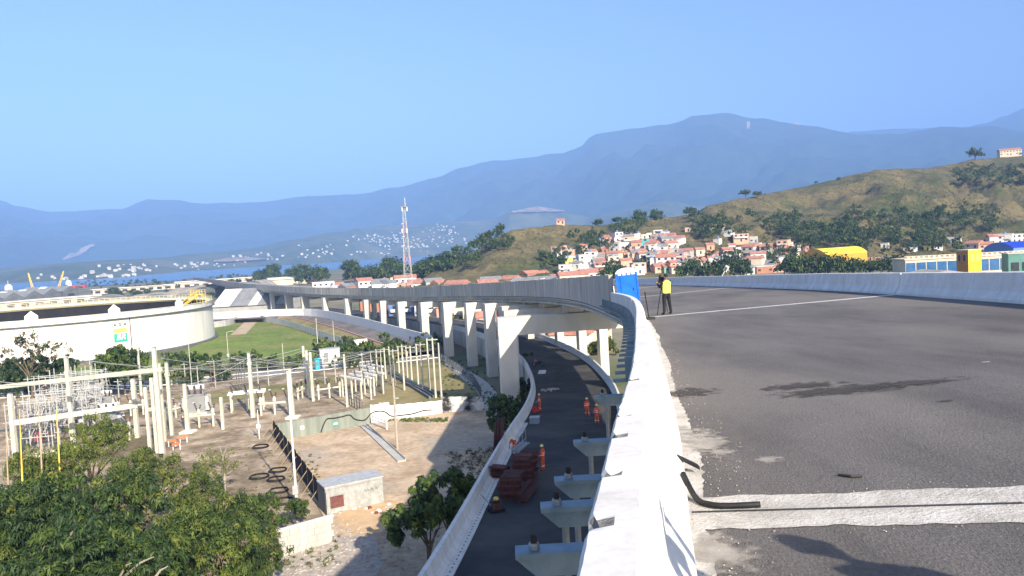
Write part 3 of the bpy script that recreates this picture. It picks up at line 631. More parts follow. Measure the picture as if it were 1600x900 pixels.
person('person', 'person in black with a yellow vest filming with a tripod camera on the deck', None, cp, R(35), 'black_cloth', 'black_cloth',
       {'ell': (-.24, .16, 1.18), 'wrl': (-.14, .38, 1.36), 'elr': (.25, .14, 1.2), 'wrr': (.06, .40, 1.38), 'anl': (-.17, .02, .09), 'toel': (-.2, .16, .045), 'anr': (.19, -.04, .09), 'toer': (.23, .1, .045), 'knl': (-.14, .03, .49), 'knr': (.15, .0, .49)}, vest='vest_yellow', bands=False, scale=1.02)
# tripod and camera
tp = ondeck(1036, 492); e = tag(empty('camera_tripod', tp), 'black video camera on a tripod before the person in the yellow vest', 'tripod')
for k in range(3):
    a = k * 2.1 + 0.4; MB().tube([(0.28 * math.cos(a), 0.28 * math.sin(a), 0.0), (0.03 * math.cos(a), 0.03 * math.sin(a), 1.2)], 0.015, 6).build('leg', 'black_cloth', e)
MB().tube([(0, 0, 1.1), (0, 0, 1.42)], 0.03, 8).build('centre_post', 'black_cloth', e)
cb = MB().box((0, 0.03, 1.55), (0.16, 0.36, 0.24)).build('camera_body', 'black_cloth', e); MB().tube([(0, 0.2, 1.55), (0, 0.38, 1.55)], 0.065, 10).build('lens', 'black_cloth', cb); MB().box((-0.06, -0.02, 1.72), (0.05, 0.22, 0.08)).build('viewfinder', 'black_cloth', cb)
# two people behind the viewpoint, whose shadows fall into view
person('person', 'photographer beside the white barrier, seen only as a shadow on it', 'people behind the viewpoint', (2.2, 1.6, zdk(2.2, 1.6)), R(10), 'black_cloth', 'black_cloth', {'elr': (.24, .2, 1.45), 'wrr': (.12, .42, 1.68), 'ell': (-.24, .2, 1.45), 'wrl': (-.1, .42, 1.68)}, helmet='helmet_yellow', bands=False)
person('person', 'companion on the deck, seen only as a shadow at the lower right', 'people behind the viewpoint', (3.4, 1.7, zdk(3.4, 1.7)), R(-10), 'black_cloth', 'black_cloth', {}, helmet='helmet_yellow', bands=False)

# ================================================================ things on the deck
p = ondeck(984, 476); e = tag(empty('portable_toilet', p, R(-8)), 'bright blue portable toilet with a white domed roof on the deck', 'toilet'); e.rotation_euler.y = -math.atan(0.05) - 0.02
w = 1.28
MB().box((0, 0, 0.09), (w, w, 0.17)).build('base', 'black_cloth', e)
body = MB()
for i in range(7):      # ribbed side walls
    z0 = 0.18 + i * 0.262; body.box((0, 0, z0 + 0.125), (w - 0.02 - 0.03 * (i % 2), w - 0.02 - 0.03 * (i % 2), 0.262))
body.build('cabin', 'toilet_blue', e)
dr = MB().box((0, -w / 2 - 0.008, 1.05), (0.82, 0.04, 1.72)).build('door', 'toilet_blue', e); MB().box((0.33, -w / 2 - 0.04, 1.0), (0.05, 0.03, 0.16)).build('handle', 'black_cloth', dr)
for s in (-1, 1):
    for q in (-1, 1): MB().box((s * (w / 2 - 0.02), q * (w / 2 - 0.02), 1.1), (0.09, 0.09, 1.86)).build('corner_post', 'toilet_blue', e)
for i in range(4): MB().box((-0.42 + i * 0.28, -w / 2 - 0.035, 1.95), (0.2, 0.02, 0.085)).build('lettering_plate', 'white_paint', e)
MB().lathe([(0.93, 0), (0.92, 0.07), (0.72, 0.2), (0.4, 0.28), (0.02, 0.31)], (0, 0, 2.03), 4).build('roof', 'white_paint', e).rotation_euler.z = R(45)
MB().tube([(0.45, 0.45, 2.0), (0.45, 0.45, 2.45)], 0.05, 8).build('vent_pipe', 'white_paint', e)
# traffic cone and leaning lamp panel by the right barrier
p = ondeck(1116, 447); e = tag(empty('traffic_cone', p), 'orange and white traffic cone by the far barrier', 'cone')
MB().box((0, 0, 0.02), (0.42, 0.42, 0.04)).build('base', 'black_rubber', e)
for i, m_ in enumerate(('cone_orange', 'white_paint', 'cone_orange', 'white_paint', 'cone_orange')):
    a, b = i / 5, (i + 1) / 5; MB().lathe([(0.16 - 0.12 * a, 0.04 + 0.72 * a), (0.16 - 0.12 * b, 0.04 + 0.72 * b)], (0, 0, 0), 12).build('cone_band', m_, e, True)
p = ondeck(1120, 446); e = tag(empty('leaning_lamp', p), 'work lamp on a pole leaning over the far barrier beside the cone', 'lamp')
MB().tube([(0, 0, 0.0), (0.85, 0.25, 1.25)], 0.045, 8).build('pole', 'steel_grey', e)
MB().box((0.98, 0.28, 1.45), (0.34, 0.14, 0.55), M=Matrix.Rotation(R(32), 3, 'Y')).build('lamp_head', 'pale_metal', e)
MB().box((0.9, 0.19, 1.4), (0.22, 0.02, 0.38), M=Matrix.Rotation(R(32), 3, 'Y')).build('lamp_glass', 'window_dark', e)
MB().tube([(0.4, 0.1, 0.6), (0.25, -0.2, 0.0)], 0.03, 6).build('strut', 'black_cloth', e)
# scraper by the barrier
p = ondeck(1014, 500); e = tag(empty('floor_squeegee', p), 'black long-handled squeegee by the white barrier near the white joint line', 'squeegee')
MB().box((0, 0, 0.06), (0.5, 0.16, 0.12)).build('blade', 'black_rubber', e); MB().tube([(0, 0, 0.1), (-0.1, 0.1, 1.15)], 0.022, 6).build('handle', 'black_cloth', e)
# rope posts left of the toilet
for i, px in enumerate((953, 961)):
    p = ondeck(px, 463 + 3 * i); tag(MB().tube([(0, 0, 0), (-0.08, 0, 1.0)], 0.04, 6).tube([(0, 0, 0), (0, 0, 0.03)], 0.16, 10).build('marker_post', 'white_paint', loc=p), ('left' if i == 0 else 'right') + ' one of two white marker posts left of the blue portable toilet', 'post', 'marker posts by the toilet')
# black rubber strips beside the barrier
a = [ondeck(*q) + Vector((0, 0, .035)) for q in ((1074, 768), (1088, 785), (1110, 795), (1140, 797), (1188, 795))]; a[0] += Vector((-0.03, 0, 0.12))
tag(MB().tube(crom(a, 6), [0.024] * 25, 8).build('rubber_hose', 'black_rubber', smooth=True), 'black rubber hose curling from the barrier into the expansion joint', 'hose')
a = [ondeck(1052, 738) + Vector((-0.02, 0, .16)), ondeck(1070, 738) + Vector((0, 0, .08)), ondeck(1094, 741) + Vector((0, 0, .04))]
tag(MB().prism([a[0], a[2], a[2] + Vector((0, 0.09, 0)), a[0] + Vector((0, 0.09, 0))], (0, 0, 0), (0, 0, 0.03)).build('rubber_strip', 'black_rubber'), 'short flat black rubber strip sticking out from the barrier foot', 'strip')
tag(MB().tube([ondeck(1310, 744) + Vector((0, 0, .012)), ondeck(1330, 747) + Vector((0, 0, .015)), ondeck(1347, 746) + Vector((0, 0, .012))], 0.012, 6).build('cable_scrap', 'black_rubber'), 'small black cable scrap lying on the asphalt', 'cable')
# loose grit on the deck near the barrier and joint
mb = MB(); random.seed(5)
for i in range(900):
    if i % 3: s_ = S(2.5) + random.random() * 16; o = abs(random.gauss(0.1, 0.22)) + 0.02
    else: s_ = S(5.7) + random.gauss(0, 0.45); o = random.random() * 9
    c = VP.frame(s_, bank)(o, 0.008); r_ = random.uniform(0.002, 0.007); mb.box(c, (r_ * 2, r_ * 1.6, r_), random.random() * 3, 0.6)
tag(mb.build('grit', 'gravel'), 'pale concrete grit scattered over the deck', 'grit', kind='stuff')

# ================================================================ things on the ramp
FSRC = {}
def form_stack(px, py, rows, n, label, rz=0.3):
    p = onramp(px, py); e = tag(empty('beam_stack', p, rz), label, 'beams', 'stacked dark red steel beams')
    for i in range(n):
        for k in range(rows):
            key = (k % 2, (i + k) % 3 == 0)
            if key not in FSRC:
                mb = MB()
                for q in range(4):              # a layer of four flanged beams
                    y = -.27 + q * .18; mb.box((0, y, -.035), (1.15, .11, .018)).box((0, y, .035), (1.15, .11, .018)).box((0, y, 0), (1.13, .03, .05))
                FSRC[key] = mb.build('beam_layer', 'red_brown' if key[1] else 'rust_iron', e); o = FSRC[key]
            else: o = FSRC[key].copy(); COL.objects.link(o); o.parent = e
            o.location = (random.uniform(-.14, .14), i * 0.8 + random.uniform(-.05, .05), 0.06 + k * 0.125); o.rotation_euler.z = random.uniform(-.07, .07) + (math.pi / 2 if k % 4 == 3 and rows < 10 else 0)
    return e
form_stack(797, 779, 11, 2, 'front stack of dark red steel beams beside the left ramp barrier', R(-12))
form_stack(818, 752, 12, 3, 'taller rear stack of dark red steel beams left of the standing worker', R(-12))
form_stack(780, 748, 7, 1, 'small stack of dark red steel beams against the left ramp barrier', R(-25))
def bundle(px, py, n, L_, m_, label, rz, r=0.035, h0=0.0):
    p = onramp(px, py); e = tag(empty('pole_bundle', p + Vector((0, 0, h0)), rz), label, 'poles')
    src = None
    for i in range(n):
        if src is None: o = src = MB().tube([(0, 0, 0), (0, L_, 0)], r, 6).build('pole', m_, e)
        else: o = src.copy(); COL.objects.link(o); o.parent = e
        o.location = ((i % 6) * r * 2.3 + random.uniform(-.02, .02), random.uniform(-.2, .2), r + (i // 6) * r * 1.9); o.rotation_euler.z = random.uniform(-.05, .05)
bundle(808, 786, 26, 3.0, 'rust_iron', 'bundle of rusty pipes lying on the ramp right of the front beam stack', R(-14), 0.045)
bundle(800, 731, 14, 2.4, 'steel_grey', 'grey scaffold pipes laid on top of the beam stacks', R(-20), 0.04, 1.0)
p = onramp(776, 800); e = tag(empty('plate_compactor', p, R(20)), 'small dark machine with a yellow top at the near end of the beam stacks', 'machine')
MB().box((0, 0, 0.12), (0.8, 0.6, 0.14)).build('base_plate', 'black_cloth', e); MB().box((0, 0, 0.38), (0.5, 0.42, 0.36), top=0.8).build('engine', 'rust_iron', e)
MB().lathe([(0.26, 0), (0.30, 0.05), (0.30, 0.1), (0.22, 0.12)], (0, 0, 0.56), 14).build('drum', 'black_rubber', e); MB().lathe([(0.14, 0), (0.15, 0.1), (0.05, 0.16)], (0, 0, 0.68), 12).build('cap', 'crane_yellow', e)
MB().tube([(-0.3, 0, 0.4), (-0.75, 0, 1.0), (-0.75, 0.3, 1.0), (-0.3, 0.3, 0.4)], 0.025, 6).build('handle', 'steel_grey', e)
# plywood boards leaning at the barrier, guard rail, buckets, crate, rubble, far bits
p = onramp(792, 702); e = tag(empty('board_stack', p + Vector((-0.75, 0, 0)), R(-14)), 'rusty brown boards standing upright at the left ramp barrier', 'boards')
for i in range(3): MB().box((0.09 * i, 0.5 * i, 1.15), (0.05, 1.25, 2.2), M=Matrix.Rotation(R(6), 3, 'Y')).build('board', 'rust_iron', e)
p = onramp(812, 708); e = tag(empty('guard_rail_frame', p, R(-14)), 'grey scaffold guard rail by the bending worker', 'railing')
for y in (0, 1.1, 2.2): MB().tube([(0, y, 0), (0, y, 1.25)], 0.03, 6).build('post', 'steel_grey', e)
for z in (0.6, 1.2): MB().tube([(0, -0.2, z), (0, 2.4, z)], 0.025, 6).build('rail', 'steel_grey', e)
p = onramp(834, 642); 
for i in range(3): tag(MB().lathe([(0.16, 0), (0.2, 0.42), (0.18, 0.42), (0.15, 0.05)], (0, 0, 0), 12).build('bucket', 'red_paint', loc=p + Vector((0.05 + 0.3 * (i % 2), -0.5 * i, 0))), ('nearest', 'middle', 'farthest')[i] + ' of three small red buckets by the left ramp barrier next to the far worker', 'bucket', 'red buckets on the ramp')
p = onramp(836, 662); e = tag(empty('water_crate', p, R(-10)), 'pale blue crate by the left ramp barrier below the red buckets', 'crate')
MB().box((0, 0, 0.3), (0.85, 0.8, 0.56)).build('box', 'steel_blue', e); MB().box((0, 0, 0.62), (0.9, 0.85, 0.05)).build('lid', 'pale_metal', e)
p = onramp(861, 610); e = tag(empty('rubble_heap', p), 'flat heap of pale rubble lying on the ramp', 'rubble')
for i in range(26): 
    a, r_ = random.random() * 6.3, random.random(); q = random.uniform(.12, .3); MB().box((1.1 * r_ * math.cos(a), .8 * r_ * math.sin(a), q * .3 + .12 * (1 - r_)), (q * 1.6, q * 1.2, q * .7), a, 0.7).build('chunk', 'gravel', e)
p = onramp(847, 582); tag(MB().box((0, 0, .05), (1.0, 2.4, .06), R(-6)).box((0.02, 0.1, .11), (.9, 2.2, .05), R(-2)).build('sheet_stack', 'white_paint', loc=p), 'white sheets lying flat near the left ramp barrier', 'sheets')
p = onramp(841, 573); e = tag(empty('motorcycle', p, R(70)), 'dark motorcycle parked by the left ramp barrier under the portal', 'motorcycle')
for y in (-0.62, 0.62): MB().add(*(lambda t: (t.v, t.f))(MB().tube([(0, y + .29 * math.cos(a), .3 + .29 * math.sin(a)) for a in [k * math.pi / 7 for k in range(15)]], .05, 6))).build('wheel', 'black_rubber', e)
MB().box((0, 0, .52), (.24, .7, .3), top=.8).build('engine', 'black_cloth', e); MB().box((0, -.25, .76), (.26, .7, .1)).build('seat', 'black_cloth', e); MB().box((0, .25, .8), (.28, .4, .2), top=.7).build('fuel_tank', 'red_paint', e); MB().tube([(-.35, .45, 1.0), (0, .5, 1.02), (.35, .45, 1.0)], .025, 6).build('handlebar', 'steel_grey', e); MB().tube([(0, .62, .3), (0, .48, 1.0)], .04, 6).build('fork', 'steel_grey', e)
# ================================================================ storage tank
random.seed(21)
TC = Vector((-129.6, 213.7, 0)); TR, TH = 41.5, 11.2
tank = tag(empty('storage_tank', TC), 'huge round white oil storage tank with an open dark top', 'tank')
NT = 120
def ring(r0, z0, r1, z1, n=NT):
    V = []
    for r_, z in ((r0, z0), (r1, z1)):
        for k in range(n): V.append((r_ * math.cos(2 * math.pi * k / n), r_ * math.sin(2 * math.pi * k / n), z))
    return V, [(k, (k + 1) % n, n + (k + 1) % n, n + k) for k in range(n)]
mb = MB()
for i in range(6):      # shell courses, each ring of plates set slightly back
    a, b = TH * i / 6, TH * (i + 1) / 6; r_ = TR - 0.02 * i; mb.add(*ring(r_, a, r_, b)); mb.add(*ring(r_, b, TR - 0.02 * (i + 1), b))
mb.build('shell', 'tank_white', tank)
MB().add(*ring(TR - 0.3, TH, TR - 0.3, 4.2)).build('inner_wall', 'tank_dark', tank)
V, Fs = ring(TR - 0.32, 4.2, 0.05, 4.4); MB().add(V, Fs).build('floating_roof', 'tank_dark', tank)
MB().lathe([(TR - 0.02, TH - 1.5), (TR + 0.7, TH - 1.5), (TR + 0.7, TH - 1.36), (TR - 0.02, TH - 1.36)], n=NT).build('wind_girder', 'roof_dark', tank)
MB().lathe([(TR - 0.32, TH), (TR + 0.12, TH), (TR + 0.12, TH + 0.12), (TR - 0.32, TH + 0.12)], n=NT).build('rim', 'tank_white', tank); MB().tube([((TR - .55) * math.cos(R(a)), (TR - .55) * math.sin(R(a)), TH - .35) for a in range(5, 178, 3)], .6, 4).build('far_walkway', 'pale_yellow', tank)
MB().lathe([(TR, 0), (TR + 0.9, 0), (TR + 0.9, 0.45), (TR, 0.5)], n=NT).build('foundation_ring', 'roof_dark', tank)
src = None
for k in range(150):    # handrail posts on the rim
    a = 2 * math.pi * k / 150
    if math.sin(a) < -.05 or (math.cos(a) > .9 and math.sin(a) < .3): continue
    if src is None: o = src = MB().box((0, 0, 0.5), (0.09, 0.09, 1.0)).build('rail_post', 'pale_yellow', tank)
    else: o = src.copy(); COL.objects.link(o); o.parent = tank
    o.location = ((TR - 0.1) * math.cos(a), (TR - 0.1) * math.sin(a), TH + 0.12)
for zz in (.55, 1.1): MB().tube([((TR - .1) * math.cos(R(a)), (TR - .1) * math.sin(R(a)), TH + zz) for a in range(12, 175, 3)], .07, 5).build('hand_rail', 'pale_yellow', tank)
def tank_ang(px, py):
    best = min((abs(PX(TC + Vector((TR * math.cos(a), TR * math.sin(a), TH)))[0] - px), a) for a in [R(-120) + R(140) * i / 500 for i in range(500)]); return best[1]
for px in (-60, 50, 178, 278):
    a = tank_ang(px, 490); c = Vector(((TR + 0.3) * math.cos(a), (TR + 0.3) * math.sin(a), TH - 1.3)); t = Vector((-math.sin(a), math.cos(a), 0)); w = 1.35
    MB().prism([c - t * w, c + t * w, c + t * w + Vector((0, 0, 2.3)), c + Vector((0, 0, 3.5)), c - t * w + Vector((0, 0, 2.3))], (0, 0, 0), Vector((math.cos(a), math.sin(a), 0)) * 0.3).build('foam_plate', 'white_paint', tank)
# sign on the shell: number, yellow band, green band with the letters
a0 = tank_ang(186, 500); Rs = TR + 0.06
def curved(x0, x1, z0, z1, off=0.0):
    n = 8; V = []
    for i in range(n + 1):
        a = a0 + (x0 + (x1 - x0) * i / n) / Rs
        for z in (z0, z1): V.append(((Rs + off) * math.cos(a), (Rs + off) * math.sin(a), z))
    return MB().add(V, [(2 * i, 2 * i + 2, 2 * i + 3, 2 * i + 1) for i in range(n)])
curved(-1.6, 1.6, 6.3, 7.3).build('yellow_band', 'logo_yellow', tank); gb = curved(-1.6, 1.6, 3.9, 6.0).build('green_band', 'logo_green', tank)
def lettering(txt, size, zc, m_, shear=0.0, space=1.0, name='lettering', off=0.05):
    cu = bpy.data.curves.new('t', 'FONT'); cu.body = txt; cu.size = size; cu.align_x = 'CENTER'; cu.extrude = 0.02; cu.shear = shear; cu.space_character = space; cu.offset = 0.03
    ob = bpy.data.objects.new('t', cu); COL.objects.link(ob); dg = bpy.context.evaluated_depsgraph_get(); me = bpy.data.meshes.new_from_object(ob.evaluated_get(dg)); bpy.data.objects.remove(ob)
    for v in me.vertices:
        x, y, z = v.co; a = a0 + x / Rs; r_ = Rs + off + z; v.co = (r_ * math.cos(a), r_ * math.sin(a), zc + y)
    me.materials.append(MATS[m_]); o = bpy.data.objects.new(name, me); COL.objects.link(o); o.parent = tank
lettering('BR', 1.9, 4.5, 'white_paint', 0.25, 1.05); lettering('424', 1.1, 7.9, 'roof_dark', 0, 2.2, 'number')
MB().box(Vector((Rs * math.cos(a0 + 2.5 / Rs), Rs * math.sin(a0 + 2.5 / Rs), 5)), (0.16, 0.16, 9.5)).build('drain_pipe', 'red_brown', tank)
# stair over the rim
aS = tank_ang(312, 470); st = MB(); c0 = Vector(((TR - 0.6) * math.cos(aS), (TR - 0.6) * math.sin(aS), TH))
q0 = tank_ang(283, 470); e = tag(empty('tank_stair', TC), 'yellow access stair and platform on the rim of the white tank', 'stair')
pA, pB = [Vector(((TR - 0.3) * math.cos(a), (TR - 0.3) * math.sin(a), 0)) for a in (q0, aS)]
for i in range(14):
    t = i / 13; MB().box(pA.lerp(pB, t) + Vector((0, 0, TH - 0.6 + 3.0 * t)), (1.0, 1.0, 0.15)).build('tread', 'crane_yellow', e)
for s in (-.5, .5): MB().tube([pA + Vector((0, s, TH + .5)), pB + Vector((0, s, TH + 3.4))], .09, 6).build('rail', 'crane_yellow', e)
pf = MB().box(pB + Vector((0, 0, TH + 2.4)), (3.4, 2.4, .2)).build('platform', 'crane_yellow', e)
for x in (-1.6, 0, 1.6):
    for y in (-1.1, 1.1): MB().tube([pB + Vector((x, y, TH - .2)), pB + Vector((x, y, TH + 3.7))], .07, 6).build('post', 'crane_yellow', e)
for z in (3.2, 3.7): MB().tube([pB + Vector((-1.6, -1.1, TH + z)), pB + Vector((1.6, -1.1, TH + z)), pB + Vector((1.6, 1.1, TH + z))], .06, 6).build('rail', 'crane_yellow', e)

# ================================================================ concrete fence round the dirt lot
def on_wall(px, py, A, B):                # pixel -> point on the upright plane through A,B
    d = ray(px, py); n = Vector((-(B - A).y, (B - A).x, 0)); t = (A - CAMP).dot(n) / d.dot(n); return CAMP + d * t
WA, WB, WC, WE = G(436, 689), G(581, 661), G(692, 645), G(757, 641)
fence = tag(empty('concrete_wall', WA), 'concrete yard wall, grey-green left half and white right half, with a black hose', 'wall')
mat('wall_greygreen', (0.17, 0.195, 0.165), (0.28, 0.30, 0.26), 0.9, 0.9, 0.2, 8, stretch=(1, 1, 0.12))
mat('wall_stained', (0.025, 0.025, 0.025), (0.62, 0.61, 0.59), 0.45, 0.9, lo=0.42, hi=0.55)
def wall_run(a, b, n, h0, h1, m_, parent, th=0.14):
    d = (b - a); ln = d.length / n; u_ = d.normalized(); ang = math.atan2(d.y, d.x)
    for i in range(n):
        h = h0 + (h1 - h0) * (i + .5) / n; c = a + u_ * ln * (i + .5)
        MB().box(c + Vector((0, 0, h / 2)) - parent.location, (ln - 0.02, th, h), ang).build('panel', m_, parent)
        MB().box(a + u_ * ln * i + Vector((0, 0, (h + .08) / 2)) - parent.location, (.18, .2, h + .08), ang).build('post', m_, parent)
wall_run(WA, WB, 8, 2.15, 2.1, 'wall_greygreen', fence); wall_run(WB, WB.lerp(WC, .25), 2, 2.3, 2.5, 'white_paint', fence); wall_run(WB.lerp(WC, .25), WC, 5, 2.0, 1.7, 'white_paint', fence); wall_run(WC, WE, 4, 2.2, 1.9, 'wall_stained', fence)
hose = [(502, 675), (507, 661), (512, 654), (522, 653), (535, 650.5), (547, 648), (555, 654.5), (570, 656), (580, 646), (590, 642), (602, 643), (612, 649.5), (630, 648), (645, 646), (662, 641), (675, 640)]
hp = [on_wall(x, y, WA, WB) if x < 581 else on_wall(x, y, WB, WC) for x, y in hose]
tag(MB().tube(crom([p + Vector((0, -0.16, 0)) for p in hp], 4), 0.075, 6).build('hose', 'black_rubber', smooth=True), 'thick black hose draped along the concrete yard wall', 'hose')
for px, py, m_, w_, lb in ((472, 668, 'white_paint', .5, 'small blank white notice on the grey-green wall'), (524, 661.5, 'logo_green', .75, 'small green and white notice on the grey-green wall')):
    p = on_wall(px, py, WA, WB); ang = math.atan2((WB - WA).y, (WB - WA).x)
    e = tag(empty('notice', p + Vector((0.03, -.1, 0)), ang), lb, 'sign'); MB().box((0, 0, 0), (w_, .03, .45)).build('plate', m_, e)
    if w_ > .6:
        MB().box((0, -.02, .07), (w_ * .7, .012, .06)).build('lettering', 'white_paint', e); MB().box((0, -.02, -.07), (w_ * .8, .012, .08)).build('lettering', 'white_paint', e)
# black shade-cloth fence with timber struts
BA, BB = G(428, 681), G(512, 806)
bf = tag(empty('cloth_fence', BA), 'dark cloth fence held by timber struts, between yard and dirt lot', 'fence')
n = 11; d = BB - BA; u_ = d.normalized(); ang = math.atan2(d.y, d.x); nl = Vector((-u_.y, u_.x, 0)) * -1
for i in range(n):
    c = BA + u_ * d.length * (i + .5) / n - BA
    MB().box(c + Vector((0, 0, 1.0 + .04 * (i % 2))), (d.length / n - .03, .06, 2.0), ang + R(random.uniform(-2, 2))).build('panel', 'black_cloth', bf)
    a = BA + u_ * d.length * i / n - BA; MB().box(a + Vector((0, 0, 1.08)), (.1, .1, 2.16), ang).build('post', 'timber', bf)
    MB().tube([a + Vector((0, 0, 1.7)), a + Vector((-1.25, -.35, 0.02))], .035, 5).build('strut', 'timber', bf)
# site hut
c0, c1 = G(511, 806), G(600, 786); d = c1 - c0; ang = math.atan2(d.y, d.x); L_ = d.length
hut = tag(empty('site_hut', c0, ang), 'white corrugated container hut with a rusty red opening, on the dirt lot', 'hut')
mb = MB(); n = 34; V = []
for i in range(n * 2 + 1): 
    x = L_ * i / (2 * n); y = (0, .07)[(i // 1) % 2]; V += [(x, y, .06), (x, y, 2.35)]
mb.add(V, [(2 * i, 2 * i + 2, 2 * i + 3, 2 * i + 1) for i in range(n * 2)]).build('front_wall', 'pale_metal', hut)
MB().box((L_ / 2, 1.24, 1.2), (L_ - .02, 2.3, 2.28)).build('body', 'pale_metal', hut)
MB().box((L_ / 2, 1.2, 2.42), (L_ + .16, 2.6, .12)).build('roof', 'pale_metal', hut); MB().box((L_ / 2, -.02, 2.3), (L_ + .05, .06, .1)).build('top_rail', 'pale_metal', hut)
MB().box((-.03, 1.2, 1.2), (.06, 2.4, 2.3)).build('end_wall', 'roof_dark', hut)
MB().box((.95, -.02, 1.05), (1.15, .05, 1.0)).build('rusty_opening', 'red_brown', hut)
for i, pts in enumerate(([(3.3, 1.35), (3.45, 1.6), (3.6, 1.35), (3.7, 1.6), (3.85, 1.4)], [(3.95, 1.4), (4.05, 1.65), (4.2, 1.5), (4.0, 1.45), (4.3, 1.35)], [(4.4, 1.4), (4.45, 1.7), (4.6, 1.4), (4.7, 1.62)])):
    MB().tube([(x, -.02, z) for x, z in pts], .025, 4).build('graffiti', 'roof_grey', hut)
for i in range(16):
    p = G(random.uniform(520, 615), random.uniform(786, 803) - 0, 0); q = random.uniform(.15, .4)
    tag(MB().box((0, 0, q * .3), (q * 1.6, q * 1.2, q * .7), random.random() * 3, .65).build('rubble_chunk', random.choice(('white_paint', 'gravel', 'red_brown')), loc=p), 'piece of rubble lying at the foot of the white hut', 'rubble', 'rubble before the hut')
# old wall stub near the trees
a, b = G(436, 872), G(522, 846); d = b - a; ang = math.atan2(d.y, d.x); e = tag(empty('wall_stub', a, ang), 'weathered low concrete wall stub beside the trees at lower left', 'wall')
for r_ in range(4):
    for i in range(6): MB().box(((i + .5 + .25 * (r_ % 2)) * d.length / 6.3, random.uniform(-.015, .015), .25 + r_ * .5), (d.length / 6.3 - .02, .34, .48)).build('block', 'concrete', e)
MB().box((d.length * .5, 0, 2.06), (d.length + .1, .4, .1)).build('coping', 'concrete_white', e)
# sloping slab, small white rail
a, b = G(568, 666), G(628, 722); d = b - a; ang = math.atan2(d.y, d.x)
tag(MB().box((d.length / 2, 0, .1), (d.length, .9, .16)).box((d.length / 2, .42, .28), (d.length, .1, .2)).build('drain_channel', 'concrete', loc=a), 'narrow concrete drain channel running across the dirt lot', 'drain').rotation_euler.z = ang
a, b = G(582, 664), G(604, 672); d = b - a; e = tag(empty('white_railing', a, math.atan2(d.y, d.x)), 'short white slatted railing at the foot of the white wall', 'railing')
for z in (.35, .75, 1.15): MB().box((d.length / 2, 0, z), (d.length, .06, .16)).build('slat', 'white_paint', e)
for x in (0, d.length): MB().box((x, .05, .65), (.12, .1, 1.3)).build('post', 'white_paint', e)
# hose coils on the yard
for i, (px, py, r_) in enumerate(((407, 699, .95), (405, 746, 1.0), (434, 736, .95), (431, 750, .9), (435, 768, .95), (442, 785, 1.1))):
    p = G(px, py); mb = MB()
    for k in range(3): mb.tube([(r_ * (1 - .07 * k) * math.cos(t) + .03 * k, r_ * (1 - .07 * k) * math.sin(t), .06 + .07 * k + .02 * math.sin(3 * t)) for t in [j * math.pi / 12 for j in range(25)]], .045, 5)
    tag(mb.build('hose_coil', 'black_rubber', loc=p, smooth=True), ['black hose coil nearest the corner of the dark cloth fence', 'leftmost black hose coil beside the dark fence', 'upper right coil of the black hoses by the dark fence', 'middle coil of the black hoses by the dark fence', 'lower coil of the black hoses beside the lamp post', 'lowest black hose coil, right at the lamp post foot'][i], 'hose', 'black hose coils on the yard')

# ================================================================ posts, poles and lamps
def pole(px, py, top_y, r0, r1, m_, name, label, cat, group=None, extra=None, n=8, square=False):
    p = G(px, py); k = FOC / ((p - CAMP).dot(_f)); h = (py - top_y) / k
    e = tag(empty(name, p), label, cat, group)
    if square: MB().box((0, 0, h / 2), (r0 * 2, r0 * 2, h), top=r1 / r0).build('shaft', m_, e)
    else: MB().tube([(0, 0, 0), (0, 0, h)], [r0, r1], n).build('shaft', m_, e)
    if extra: extra(e, h)
    return e, h
def lamp(e, h):
    MB().box((0, 0, h * .12), (.5, .4, .75)).build('control_box', 'pale_metal', e); a = MB().tube([(0, 0, h - .1), (.5, .1, h + .15), (1.1, .2, h + .2)], .05, 6).build('arm', 'pale_metal', e)
    MB().box((1.3, .22, h + .2), (.6, .22, .12)).build('lamp_head', 'pale_metal', a)
def wood(e, h):
    MB().box((0, 0, h - .5), (1.5, .1, .12)).build('crossarm', 'bark', e); MB().box((.35, 0, h * .72), (.35, .15, .12)).build('lamp_head', 'pale_metal', e)
    for x in (-.6, 0, .6): MB().lathe([(.05, 0), (.07, .08), (.03, .18)], (x, 0, h - .43), 8).build('insulator', 'porcelain', e)
pole(464, 790, 578, .11, .07, 'white_paint', 'lamp_post', 'tall thin white lamp post beside the dark cloth fence', 'lamp post', extra=lamp)
pole(621, 702, 590, .17, .11, 'pale_bark', 'utility_pole', 'weathered utility pole standing in the dirt lot', 'pole', extra=wood)
pole(221, 618, 505, .26, .17, 'concrete', 'utility_pole', 'dark tapering pole in front of the white tank, right of its green sign', 'pole')
pole(234, 612, 540, .08, .06, 'pale_metal', 'lamp_post', 'thin grey post right of the tapering pole before the tank', 'pole')
pole(145, 622, 552, .10, .07, 'concrete', 'lamp_post', 'street lamp before the white tank, left of the round tree', 'lamp post', extra=lamp)
pole(357, 560, 519, .09, .06, 'concrete', 'lamp_post', 'lone lamp post at the left edge of the green field', 'lamp post', extra=lamp)
pole(300, 607, 536, .08, .06, 'concrete', 'lamp_post', 'thin post at the lower edge of the field right of the tank', 'pole')
pole(498, 560, 497, .11, .08, 'concrete', 'lamp_post', 'concrete post by the blue toilet at the field corner', 'pole')
pole(523, 546, 501, .09, .06, 'concrete', 'lamp_post', 'thin lamp post on the grass bank below the white-walled road', 'lamp post')
pole(444, 580, 536, .09, .06, 'concrete', 'lamp_post', 'thin post in the middle of the green field edge', 'pole')
pole(105.5 + 300, 686, 640, .06, .05, 'white_paint', 'sign_post', 'short white post with a small box beside the yard corner', 'post', extra=lambda e, h: MB().box((0, -.08, h * .45), (.5, .12, .5)).build('box', 'white_paint', e))
